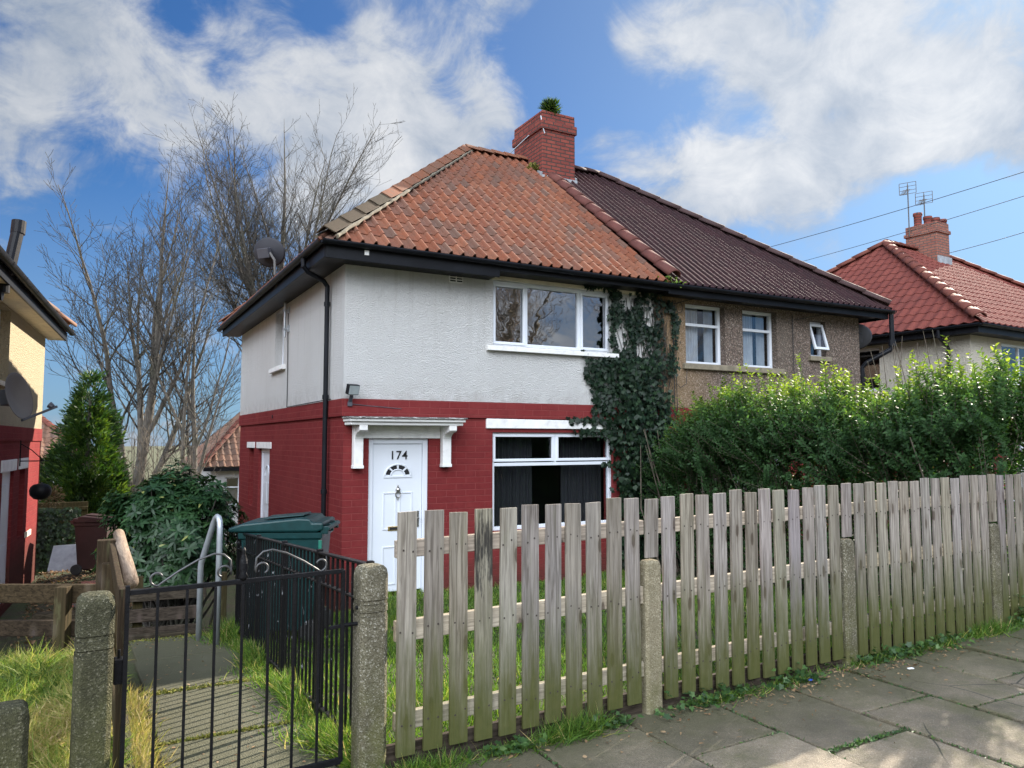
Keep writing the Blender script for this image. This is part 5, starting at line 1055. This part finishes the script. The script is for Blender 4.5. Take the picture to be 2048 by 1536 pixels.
def tubes_mesh(name, branches, mat, parent, sides):
    Vs, Fs, o = [], [], 0
    for pts, rs in branches:
        P = np.array([tuple(p) for p in pts]); n = len(P); T = np.gradient(P, axis=0); T = unit(T)
        ref = np.array([0.31, 0.17, 0.93]) if abs(T[0, 2]) < .9 else np.array([1.0, 0.1, 0]); U = unit(np.cross(T, ref)); Wv = np.cross(T, U); a = np.arange(sides) * 2 * np.pi / sides
        R = np.array(rs)[:, None, None]; V = P[:, None, :] + R * (np.cos(a)[None, :, None] * U[:, None, :] + np.sin(a)[None, :, None] * Wv[:, None, :])
        i = np.arange(n - 1)[:, None] * sides; k = np.arange(sides)[None, :]; k2 = (k + 1) % sides
        F = np.stack([i + k, i + k2, i + sides + k2, i + sides + k], -1).reshape(-1, 4) + o
        Vs.append(V.reshape(-1, 3)); Fs.append(F); o += n * sides
    V = np.concatenate(Vs) - np.array(ORG.get(parent.name, Vector((0, 0, 0)))); F = np.concatenate(Fs).astype(np.int32)
    me = bpy.data.meshes.new(name); me.vertices.add(len(V)); me.vertices.foreach_set('co', V.astype(np.float32).ravel()); me.loops.add(F.size); me.loops.foreach_set('vertex_index', F.ravel())
    me.polygons.add(len(F)); me.polygons.foreach_set('loop_start', np.arange(len(F), dtype=np.int32) * 4)
    try: me.polygons.foreach_set('loop_total', np.full(len(F), 4, dtype=np.int32))
    except Exception: pass
    me.update(calc_edges=True); me.materials.append(M[mat]); me.shade_smooth(); ob = bpy.data.objects.new(name, me); COL.objects.link(ob); ob.parent = parent; ORG[ob.name] = ORG.get(parent.name); return ob
def bare_tree(label, seed, base, height, r0, group='bare trees behind the houses', mats=('bark', 'twig'), name='bare_tree', **k):
    t = thing(name, label, 'tree', base, 0, group); th, fi = grow(seed, base, height, r0, **k)
    tubes_mesh('trunk', th, mats[0], t, 7); 
    if fi: tubes_mesh('branches', fi, mats[1], t, 3)
    return t
bare_tree('bare tree with several upright pale stems right beside the cream house', 3, (-1.66, 17.2, -2.3), 14.0, .22, lean=(-.015, .0), stems=8, flare=.36, side=.25, dens=.92)
bare_tree('thinner bare tree with dark leaning trunk between two bigger ones', 8, (.15, 16.6, -2.3), 10.8, .15, lean=(-.08, .0), stems=6, flare=.42, side=.26, dens=.85)
bare_tree('tallest and widest bare tree, its crown rising over the white house gutter', 14, (4.3, 24.4, -3.2), 20.4, .30, lean=(-.02, 0), stems=10, flare=.38, side=.22, start=.24, dens=.85)
bare_tree('bare tree reflected in the upstairs window, across the road', 31, (16.5, -27, .4), 14.5, .28, group='bare trees across the road', mats=('sunlit_bark', 'sunlit_twig'), stems=7, flare=.42, dens=.8)
bare_tree('larger spreading bare tree across the road, its branches reflected upstairs', 37, (27.0, -26, .4), 15.0, .30, group='bare trees across the road', mats=('sunlit_bark', 'sunlit_twig'), stems=8, flare=.45, dens=.8)
bare_tree('dense bare tree across the road nearest the gate', 41, (10.5, -24, .4), 13.5, .26, group='bare trees across the road', mats=('sunlit_bark', 'sunlit_twig'), stems=7, flare=.42, dens=.8)
for i, (x, y, h) in enumerate(((-2.3, 13.6, 4.2), (-1.75, 14.6, 4.8), (-1.35, 13.2, 4.5), (-1.0, 15.2, 4.4), (-.55, 13.8, 4.0), (-1.95, 16.0, 4.6), (-.2, 15.5, 4.2))):
    bare_tree(('thin pale bare sapling standing in the scrub behind the bush', 'thin pale bare sapling standing in the scrub behind the bush')[i % 2], 50 + i, (x, y, -1.6), h, .028, group='saplings in the scrub', mats=('pale_twig', 'pale_twig'), name='sapling', stems=3, flare=.3, side=.22, dens=.9)
# brown scrub beyond the gardens
def tubes_top(name, br, mat, sides=3):
    e = bpy.data.objects.new('holder', None); o = tubes_mesh(name, br, mat, e, sides); o.parent = None; bpy.data.objects.remove(e); return o
def make_scrub():
    n = 2400; x = rg.uniform(-7.5, 4.8, n); y = rg.uniform(17, 36, n); z0 = ground_z(x, y); br = []
    for i in range(n):
        h = rg.uniform(1.2, 3.2) + max(0, (y[i] - 20)) * .22; d = unit(np.array([rg.normal(0, .4), rg.normal(0, .4), 1.0])); pts = [np.array([x[i], y[i], z0[i]])]
        for k in range(4): d = unit(d + rg.normal(0, .25, 3)); pts.append(pts[-1] + d * h / 4)
        br.append((pts, [.024, .019, .014, .009, .004]))
    o = tubes_top('bramble_scrub', br, 'pale_twig'); tag(o, 'tangle of bare brown scrub filling the gardens behind', 'scrub', kind='stuff')
make_scrub()

# conifer
def conifer():
    t = thing('conifer', 'bushy green conifer with pointed top between the two houses', 'tree', (-2.95, 13.0, -1.4)); B = np.array([-2.95, 13.0, -1.4]); Ht = 5.25
    b = MB(); b.tube([(-2.95, 13, -1.5), (-2.95, 13, 3.2)], [.14, .03], 8); b.build('trunk', 'bark', t)
    n = 1500; hh = rg.power(1.0, n) ; hh = 1 - np.sqrt(rg.random(n)) * .98; az = rg.uniform(0, 2 * np.pi, n)
    Rm = np.clip((1.02 - hh) * 1.9, 0, 1.0) * .84 * (.90 + .34 * np.sin(az * 3 + hh * 9) + .15 * np.sin(az * 5 - hh * 17)); Rm = np.where(hh < .18, Rm * (.85), Rm)
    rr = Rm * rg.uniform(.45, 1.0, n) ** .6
    C = np.stack([B[0] + rr * np.cos(az), B[1] + rr * np.sin(az), B[2] + hh * Ht + rg.normal(0, .08, n)], 1)
    per = 34; P = np.repeat(C, per, 0); outw = np.repeat(np.stack([np.cos(az), np.sin(az), np.full(n, .75)], 1), per, 0)
    D = unit(outw + rg.normal(0, .45, P.shape)); P = P + D * rg.uniform(0, .22, (len(P), 1)) + rg.normal(0, .05, P.shape); N = rg.normal(0, 1, P.shape)
    V, k = leaves(P, D, N, rg.uniform(.09, .19, len(P)), rg.uniform(.02, .045, len(P)), 'needle', .1, .0)
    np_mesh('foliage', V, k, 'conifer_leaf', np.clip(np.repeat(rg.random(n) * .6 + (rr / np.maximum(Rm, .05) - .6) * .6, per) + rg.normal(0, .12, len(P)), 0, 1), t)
conifer()

# rhododendron
def rhodo():
    c = np.array([-2.08, -.75, .95]); t = thing('rhododendron_bush', 'broad leaved dark green bush at the end of the path', 'bush', (-2.08, -.75, .1))
    n = 1650; u = unit(rg.normal(0, 1, (n, 3))); u[:, 2] = np.abs(u[:, 2]) * 1.0 - .45 * (rg.random(n) < .38); u = unit(u)
    R = np.array([.74, .72, .88]) * (.88 + .17 * np.sin(u[:, 0:1] * 7 + 1) * np.cos(u[:, 1:2] * 6) + .10 * np.sin(u[:, 2:3] * 9 + u[:, 0:1] * 4)); P0 = c + u * R * (rg.uniform(.55, 1.03, (n, 1)) ** .5)
    per = 8; P = np.repeat(P0, per, 0); ax = np.repeat(unit(u + np.array([0, 0, .5])), per, 0); a = np.tile(np.arange(per) * 2 * np.pi / per, n) + np.repeat(rg.uniform(0, 6, n), per)
    e1_ = unit(np.cross(ax, np.array([.3, .9, .2]))); e2_ = np.cross(ax, e1_); rad_ = e1_ * np.cos(a)[:, None] + e2_ * np.sin(a)[:, None]
    D = unit(rad_ + ax * rg.uniform(-.25, .6, (len(P), 1))); N = unit(ax + .15 * rg.normal(0, 1, P.shape))
    V, k = leaves(P, D, N, rg.uniform(.065, .120, len(P)), rg.uniform(.022, .036, len(P)), 'lance', .22, .22)
    rnd = np.clip(np.repeat(rg.random(n), per) * .6 + rg.random(len(P)) * .3, 0, .9); rnd[rg.random(len(P)) < .012] = 1.0
    np_mesh('foliage', V, k, 'rhodo_leaf', rnd, t)
    br = []
    for i in range(90):
        q = P0[rg.integers(n)]; s = np.array([-2.08 + rg.normal(0, .1), -.75 + rg.normal(0, .1), -.1]); m = (s + q) / 2 + rg.normal(0, .06, 3); br.append(([s, m, q], [.02, .013, .006]))
    tubes_mesh('stems', br, 'twig', t, 5)
rhodo()

# privet hedge along the boundary
def hedge():
    t = thing('privet_hedge', 'tall overgrown privet hedge with bright shoots behind the picket fence', 'hedge', (5.05, -3.2, .1))
    def top(y): return np.interp(y, [-6, -5.3, -4.6, -4, -3.1, -1.6, -.9, -.3], [2.90, 2.90, 2.64, 2.70, 2.78, 2.74, 2.52, 2.25]) + .07 * np.sin(y * 5.1 + 1) + .05 * np.sin(y * 9.7)
    ns = 3900; y = rg.uniform(-5.72, -.30, ns); hx_ = 5.08 + .50 * sstep(-2.0, -.5, y); x = hx_ + rg.uniform(-.62, .62, ns) ; xo = np.abs(x - hx_) / .62
    tp = top(y) - .38 * xo ** 2 + rg.normal(0, .11, ns); tp[rg.random(ns) < .06] += rg.uniform(.1, .42)
    tall = rg.random(ns) < .025; tp = tp + tall * rg.uniform(.15, .40, ns)
    z0 = .25 + rg.random(ns) * (tp - .5); z0 = np.where(rg.random(ns) < .45, np.maximum(z0, tp - rg.uniform(.35, .8, ns)), z0); L = np.minimum(tp - z0, rg.uniform(.35, .8, ns)); L = np.maximum(L, .15)
    dirs = unit(np.stack([(x - hx_) * .55 + rg.normal(0, .18, ns), rg.normal(0, .20, ns), np.full(ns, 1.0)], 1)); side = rg.random(ns) < .42; dirs[side] = unit(np.stack([np.sign(x[side] - hx_[side]) * rg.uniform(.5, 1.2, side.sum()), rg.normal(0, .45, side.sum()), rg.uniform(.3, .9, side.sum())], 1))
    P, D, N, R = [], [], [], []; stems = []
    for i in range(ns):
        k = int(L[i] / .028); s = (np.arange(k) + .5) / k; base = np.array([x[i], y[i], z0[i]]); c = base + dirs[i] * (s * L[i])[:, None] + np.array([0, 0, -.05])[None] * 0
        a = rg.uniform(0, 6.28) + np.arange(k) * 1.57; e1_ = unit(np.cross(dirs[i], [.2, .9, .1])); e2_ = np.cross(dirs[i], e1_)
        for sg in (1, -1):
            d = (np.cos(a)[:, None] * e1_ + np.sin(a)[:, None] * e2_) * sg + dirs[i] * .75; P.append(c); D.append(d); N.append(np.tile(dirs[i], (k, 1)) + rg.normal(0, .3, (k, 3)))
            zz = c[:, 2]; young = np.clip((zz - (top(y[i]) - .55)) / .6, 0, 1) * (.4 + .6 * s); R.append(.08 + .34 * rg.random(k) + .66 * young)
        if rg.random() < .5: stems.append(([base, base + dirs[i] * L[i]], [.006, .002]))
    P, D, N, R = map(np.concatenate, (P, D, N, R)); 
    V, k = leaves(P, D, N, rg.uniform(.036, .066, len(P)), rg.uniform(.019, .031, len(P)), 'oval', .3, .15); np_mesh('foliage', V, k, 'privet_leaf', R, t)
    for i in range(60):
        yy = rg.uniform(-5.6, -.4); s = np.array([5.08 + rg.normal(0, .12), yy, .1]); q = s + np.array([rg.normal(0, .3), rg.normal(0, .3), rg.uniform(1.5, 2.2)]); stems.append(([s, (s + q) / 2 + rg.normal(0, .05, 3), q], [.02, .014, .006]))
    for i in range(14):     # bare canes standing clear of the leaves
        yy = rg.uniform(-5.3, -3.9); s = np.array([5.0 + rg.normal(0, .15), yy, 1.7]); q = s + np.array([rg.normal(-.05, .15), rg.normal(.15, .15), rg.uniform(1.25, 1.65)]); stems.append(([s, (s + q) / 2 + rg.normal(0, .02, 3), q], [.008, .006, .003]))
    tubes_mesh('stems', stems, 'pale_twig', t, 4)
    # dark inner twigs that close the view through the hedge
hedge()

# ivy on the party line
def inside_poly(x, z, poly):
    r = np.zeros(len(x), bool); n = len(poly)
    for i in range(n):
        (xa, za), (xb, zb) = poly[i], poly[(i + 1) % n]
        c = ((za > z) != (zb > z)) & (x < (xb - xa) * (z - za) / (zb - za + 1e-12) + xa); r ^= c
    return r
def ivy():
    t = thing('ivy', 'dark ivy climbing the wall between the two halves of the pair', 'climber', (4.8, -.05, .1))
    poly = [(4.36, 4.5), (5.42, 4.52), (5.5, 3.9), (5.40, 3.0), (5.42, 2.1), (5.55, 1.1), (5.7, .1), (4.35, .1), (4.36, 1.3), (4.40, 1.8), (4.22, 2.25), (4.12, 2.55), (3.98, 2.9), (3.86, 3.25), (3.84, 3.36), (4.05, 3.42), (4.32, 3.50), (4.36, 3.9)]
    n = 13000; x = rg.uniform(3.8, 5.75, n); z = rg.uniform(.1, 4.56, n); jx = x + rg.normal(0, .05, n); keep = inside_poly(jx, z, poly)
    gap = (np.sin(x * 9 + z * 3) * np.sin(z * 5.2 - x * 4) > .18) & (z > 3.45) & (rg.random(n) < .93); right = (x > 5.0) & (z > 2.9) & (rg.random(n) < np.clip((x - 4.95) * 2.2, .3, .93)); keep &= ~gap & ~right
    x, z = x[keep], z[keep]
    def strand(pts, m, w=.03):
        pts = np.array(pts); s = rg.random(m) * (len(pts) - 1); i = np.minimum(s.astype(int), len(pts) - 2); f = (s - i)[:, None]; q = pts[i] * (1 - f) + pts[i + 1] * f + rg.normal(0, w, (m, 2)); return q[:, 0], q[:, 1]
    for pts, m, w in (([(4.3, 2.40), (3.9, 2.43), (3.5, 2.42)], 70, .025), ([(4.35, 2.22), (3.95, 2.24), (3.62, 2.26)], 60, .03), ([(3.93, 2.25), (3.96, 2.45), (3.94, 2.72)], 40, .02), ([(4.4, 4.52), (4.0, 4.53), (3.75, 4.54)], 50, .02), ([(5.45, 4.4), (5.62, 4.1), (5.55, 3.5), (5.45, 3.2)], 160, .05), ([(4.35, 3.6), (4.33, 4.1), (4.36, 4.5)], 110, .035), ([(3.82, 3.4), (3.75, 3.5)], 14, .02), ([(3.95, 2.95), (3.84, 3.1), (3.8, 3.2)], 30, .02), ([(4.1, 2.6), (3.95, 2.8)], 30, .03), ([(4.4, 1.75), (4.2, 1.74), (4.05, 1.73)], 24, .02)):
        a, c = strand(pts, m, w); x = np.concatenate([x, a]); z = np.concatenate([z, c])
    m = len(x); dep = .015 + rg.random(m) ** 1.5 * np.where((x > 4.35) & (z < 3.4), .20, .06); y = -dep - np.where(z > 4.45, .02, 0)
    P = np.stack([x, y, z], 1); N = unit(np.stack([rg.normal(0, .45, m), np.full(m, -1.0), rg.normal(.35, .4, m)], 1)); D = unit(np.stack([rg.normal(0, .55, m), rg.normal(-.2, .2, m), np.full(m, -1.0)], 1))
    V, k = leaves(P, D, N, rg.uniform(.04, .085, m), rg.uniform(.045, .085, m), 'ivy', .15, .15); np_mesh('foliage', V, k, 'ivy_leaf', rg.random(m) * .7 + (dep > .12) * .2, t)
    st = []
    for i in range(26):
        xa = rg.uniform(4.6, 5.2); pts = [np.array([xa, -.012, .1])]
        for kk in range(10): pts.append(pts[-1] + np.array([rg.normal(0, .06), 0, .43]))
        st.append((pts, [.014 - .001 * q for q in range(11)]))
    for i in range(22):
        xa = rg.uniform(5.05, 5.6); pts = [np.array([xa, -.014, rg.uniform(2.6, 3.4)])]
        while pts[-1][2] < 4.4: pts.append(pts[-1] + np.array([rg.normal(-.01, .035), 0, .16]))
        st.append((pts, list(np.linspace(.008, .003, len(pts)))))
    tubes_mesh('stems', st, 'twig', t, 4)
    # the sprout at the gutter above
    q = 60; P = np.array([5.2, -.44, 4.66]) + rg.normal(0, .06, (q, 3)) * [1.6, .5, .8]; V, k = leaves(P, rg.normal(0, 1, (q, 3)) + [0, -.3, .5], rg.normal(0, 1, (q, 3)) + [0, -1, 1], rg.uniform(.03, .06, q), rg.uniform(.02, .04, q), 'oval'); np_mesh('gutter_sprout', V, k, 'privet_leaf', rg.uniform(.5, .95, q), t)
ivy()

# tufts: chimney plant, basket planting, yard ivy
def tuft(name, label, cat, c, r, n, mat, ln, wd, shape='needle', group=None, squash=1.0, up=.6):
    u = unit(rg.normal(0, 1, (n, 3))); P = np.array(c) + u * r * rg.uniform(.1, 1, (n, 1)) * [1, 1, squash]; D = unit(u + [0, 0, up] + rg.normal(0, .3, (n, 3)))
    V, k = leaves(P, D, rg.normal(0, 1, (n, 3)) + [0, 0, .6], rg.uniform(*ln, n), rg.uniform(*wd, n), shape, .15, .1); o = np_mesh(name, V, k, mat, rg.random(n)); tag(o, label, cat, group); return o
tuft('chimney_plant', 'green plant growing out of the chimney top', 'plant', (5.30, 3.42, 9.02), .17, 900, 'conifer_leaf', (.07, .16), (.014, .03), squash=.9)
tuft('chimney_moss', 'grey moss and weeds along the chimney foot on the orange roof', 'moss', (4.97, 3.55, 7.70), .13, 420, 'moss', (.03, .07), (.02, .04), 'oval')
tuft('dried_plant', 'round grey dried plant beside the hanging basket', 'plant', (-3.42, 5.0, 1.18), .19, 900, 'dead_leaf', (.02, .05), (.006, .012), 'needle')
def yard_ivy():
    n = 5200; x = rg.uniform(-4.25, -3.05, n); z = rg.uniform(-.8, .55, n); y = 11.0 - rg.random(n) * .35; keep = (x < -3.6) | (rg.random(n) < .25); x, y, z = x[keep], y[keep], z[keep]; m = len(x)
    V, k = leaves(np.stack([x, y, z], 1), np.stack([rg.normal(0, .5, m), np.full(m, -.3), np.full(m, -1.)], 1), np.stack([rg.normal(0, .4, m), np.full(m, -1.), rg.normal(.3, .4, m)], 1), rg.uniform(.05, .1, m), rg.uniform(.05, .09, m), 'ivy', .15, .1)
    tag(np_mesh('ivy', V, k, 'ivy_leaf', rg.random(m)), 'ivy smothering the timber panel at the back of the yard', 'climber')
yard_ivy()

# grass
def blades(x, y, z, h, w, mat, rnd, name, label, lean=.45, cat='grass', droop=.28):
    n = len(x); P = np.stack([x, y, z], 1); D = unit(np.stack([rg.normal(0, lean, n), rg.normal(0, lean, n), np.ones(n)], 1)); N = rg.normal(0, 1, (n, 3)) * [1, 1, .1]
    V, k = leaves(P, D, N, h, w, 'blade', 0, droop); o = np_mesh(name, V, k, mat, rnd); tag(o, label, cat, kind='stuff'); return o
def clump(n, x0, x1, y0, y1, sc=2.3, thr=.0):
    x = rg.uniform(x0, x1, n); y = rg.uniform(y0, y1, n); d = np.sin(x * sc + 1.3 * np.sin(y * sc * .8)) * np.cos(y * sc * 1.1 + x) ; return x, y, d
def lawns():
    n = 62000; x, y, d = clump(n, -1.58, 4.6, -6.15, -.05, 2.6); z = ground_z(x, y) - .01
    bare = (np.sin(x * 3.1 + 2) * np.sin(y * 4.2 + x) > .72); keep = ~bare | (rg.random(n) < .3); x, y, d, z = x[keep], y[keep], d[keep], z[keep]; n = len(x)
    blades(x, y, z, (.055 + .04 * d + rg.uniform(0, .05, n)), rg.uniform(.005, .010, n), 'grass_blade', np.clip(rg.random(n) * .72 + .1 * d, 0, .82) + (rg.random(n) < .07) * .3, 'lawn_grass', 'rough green grass of the front garden behind the pickets')
    # verge of long grass along the path and railing
    n = 15000; y = rg.uniform(-6.3, -2.0, n); x = -1.60 - np.abs(rg.normal(0, .09, n)) * (1.0 + .5 * np.sin(y * 4.4)); z = np.where(x < -1.62, .47 + (-.21) * (y + 6.2) / 4.3, ground_z(x, y)) - .01
    blades(x, y, z, rg.uniform(.04, .15, n) * (1 + .45 * np.sin(y * 5.1)), rg.uniform(.005, .010, n), 'grass_blade', np.clip(rg.random(n) * .8 + (rg.random(n) < .14) * .5, 0, 1), 'verge_grass', 'long bright grass spilling over the path edge along the railing', .8, droop=.5)
    # left garden, longer and drier
    n = 46000; x, y, d = clump(n, -4.3, -2.70, -6.6, -3.2, 3.1); z = ground_z(x, y) - .01; dry = np.clip(.22 + .6 * np.sin(x * 3.3 + y * 2.1) * np.cos(y * 3.7 - x) + (y < -5.2) * .3, 0, 1)
    tuft_ = np.clip(np.sin(x * 11 + 2 * np.sin(y * 7)) * np.sin(y * 13 + x * 5), -.2, 1); dry = np.clip(dry + .35 * np.sin(x * 17 + y * 9) * np.sin(y * 21 - x * 6), 0, 1)
    blades(x, y, z, .04 + .05 * tuft_ + rg.uniform(0, .075, n) * (1 + .8 * tuft_), rg.uniform(.004, .009, n), 'dry_grass', np.clip(rg.random(n) ** 1.3 * .55 + dry * .5, 0, 1), 'meadow_grass', 'long green and straw coloured grass of the left garden', 1.15, droop=.55)
    n = 4200; y = rg.uniform(-6.2, -4.0, n); x = -2.63 + rg.normal(0, .05, n); z = .47 - .21 * (y + 6.2) / 4.3 - .01
    blades(x, y, z, rg.uniform(.04, .15, n), rg.uniform(.004, .008, n), 'dry_grass', np.clip(.35 + rg.random(n) * .65, 0, 1), 'straw_grass', 'straw coloured grass tumbling on to the left edge of the path', .9)
    # moss in the joints of the path
    n = 5200; j = rg.integers(0, 3, n); y = np.array([-4.045, -1.95, -5.19])[j] + rg.normal(0, 1, n) * np.array([.025, .10, .008])[j]; x = rg.uniform(-2.52, -1.72, n); z = .482 - .21 * (y + 6.2) / 4.3
    P = np.stack([x, y, z], 1); V, k = leaves(P, rg.normal(0, 1, (n, 3)) * [1, 1, .3] + [0, 0, .5], rg.normal(0, .4, (n, 3)) + [0, 0, 1], rg.uniform(.012, .03, n), rg.uniform(.008, .016, n), 'oval'); tag(np_mesh('path_moss', V, k, 'moss', rg.random(n)), 'yellow green moss in the joints of the path', 'moss', kind='stuff')
    # weeds and tufts along the foot of the fence
    xs_, ys_, hs_ = [], [], []
    for cx, nn, sp, hh in ((-1.45, 900, .16, .13), (-.52, 1000, .11, .17), (-.95, 300, .08, .08), (.62, 500, .16, .09), (1.25, 350, .12, .07), (2.3, 700, .22, .09), (3.05, 500, .15, .10), (3.72, 900, .16, .16), (4.5, 700, .2, .12), (5.4, 800, .3, .12), (-1.85, 500, .1, .10)):
        q = rg.normal(cx, sp, nn); xs_.append(q); ys_.append(fence_y(q) - .055 - np.abs(rg.normal(0, .05, nn))); hs_.append(rg.uniform(.3, 1, nn) * hh)
    x, y, h = map(np.concatenate, (xs_, ys_, hs_)); n = len(x)
    blades(x, y, np.full(n, .492), h, rg.uniform(.003, .007, n), 'grass_blade', np.clip(rg.random(n) * .6 + (rg.random(n) < .12) * .5, 0, 1), 'kerbside_tufts', 'tufts of grass along the foot of the picket fence', .85)
    q = []
    for cx, nn, sp in ((-.9, 60, .12), (.55, 160, .2), (1.3, 70, .12), (2.4, 220, .25), (3.0, 120, .2), (4.6, 380, .25), (5.5, 300, .4), (-.3, 60, .1)): q.append(rg.normal(cx, sp, nn))
    x = np.concatenate(q); n = len(x); y = fence_y(x) - .06 - np.abs(rg.normal(0, .06, n)); z = .50 + np.abs(rg.normal(0, .035, n)) + (x > 4.2) * np.abs(rg.normal(0, .07, n))
    V, k = leaves(np.stack([x, y, z], 1), rg.normal(0, 1, (n, 3)) * [1, 1, .3], rg.normal(0, .5, (n, 3)) + [0, -.3, 1], rg.uniform(.025, .055, n), rg.uniform(.02, .042, n), 'ivy', .2, .2); tag(np_mesh('weeds', V, k, 'weed_leaf', rg.random(n)), 'low leafy weeds at the foot of the picket fence', 'weeds', kind='stuff')
    # joint moss between the pavement slabs
    x, y = [], []
    for i in range(-3, 12):
        jx = -.15 + .655 * i; m = 240; x.append(jx + rg.normal(0, .008, m)); y.append(rg.uniform(-8.0, -6.1, m)); j0 = -6.83 if (i + 14) % 2 == 0 else -7.10; m = 420; x.append(rg.uniform(jx, jx + .655, m)); y.append(j0 + rg.normal(0, .014, m))
    x, y = np.concatenate(x), np.concatenate(y); n = len(x); d = np.sin(x * 5 + y * 3); kp = rg.random(n) < .5 + .45 * d; x, y = x[kp], y[kp]; n = len(x)
    V, k = leaves(np.stack([x, y, np.full(n, .493)], 1), rg.normal(0, 1, (n, 3)) * [1, 1, .3] + [0, 0, .6], rg.normal(0, .4, (n, 3)) + [0, 0, 1], rg.uniform(.010, .026, n), rg.uniform(.006, .012, n), 'oval'); tag(np_mesh('joint_moss', V, k, 'weed_leaf', rg.random(n)), 'moss and seedlings in the pavement joints', 'moss', kind='stuff')
    # dead leaves and straw on the ground
    n = 760; x = np.concatenate([rg.normal(1.9, 1.1, 500), rg.uniform(-2.5, -1.75, 130), rg.uniform(-1.4, 4, 130)]); y = np.concatenate([fence_y(x[:500]) - .07 - np.abs(rg.normal(0, .16, 500)), rg.uniform(-6.2, -2.1, 130), fence_y(x[630:]) - .06 - np.abs(rg.normal(0, .35, 130))]); z = np.concatenate([np.full(500, .508), .49 - .21 * (y[500:630] + 6.2) / 4.3, np.full(130, .508)])
    V, k = leaves(np.stack([x, y, z], 1), rg.normal(0, 1, (n, 3)) * [1, 1, .12], rg.normal(0, .3, (n, 3)) + [0, 0, 1], rg.uniform(.012, .04, n), rg.uniform(.006, .018, n), 'oval'); tag(np_mesh('leaf_litter', V, k, 'dead_leaf', rg.random(n)), 'dead leaves and straw scattered over path and pavement', 'leaf litter', kind='stuff')
    n = 3500; x = rg.uniform(-3.7, -2.2, n); y = rg.uniform(.5, 9.5, n); z = ground_z(x, y) + .01
    V, k = leaves(np.stack([x, y, z], 1), rg.normal(0, 1, (n, 3)) * [1, 1, .35] + [0, 0, .2], rg.normal(0, .4, (n, 3)) + [0, 0, 1], rg.uniform(.03, .08, n), rg.uniform(.015, .04, n), 'oval'); tag(np_mesh('yard_litter', V, k, 'dead_leaf', rg.random(n) * .7), 'dead leaves covering the shady yard between the houses', 'leaf litter', kind='stuff')
lawns()
b = MB(); b.obox((1.38, -6.26, .508), (1, .3, 0), .02, .008, .03); tag(b.build('litter_scrap', 'litter_blue', bevel=.003), 'blue scrap of litter under the picket fence', 'litter')
b = MB(); b.obox((2.2, -6.42, .510), (1, -.2, 0), .02, .008, .045); tag(b.build('litter_scrap', 'litter_white', bevel=.002), 'white and blue scrap of litter on the pavement', 'litter')
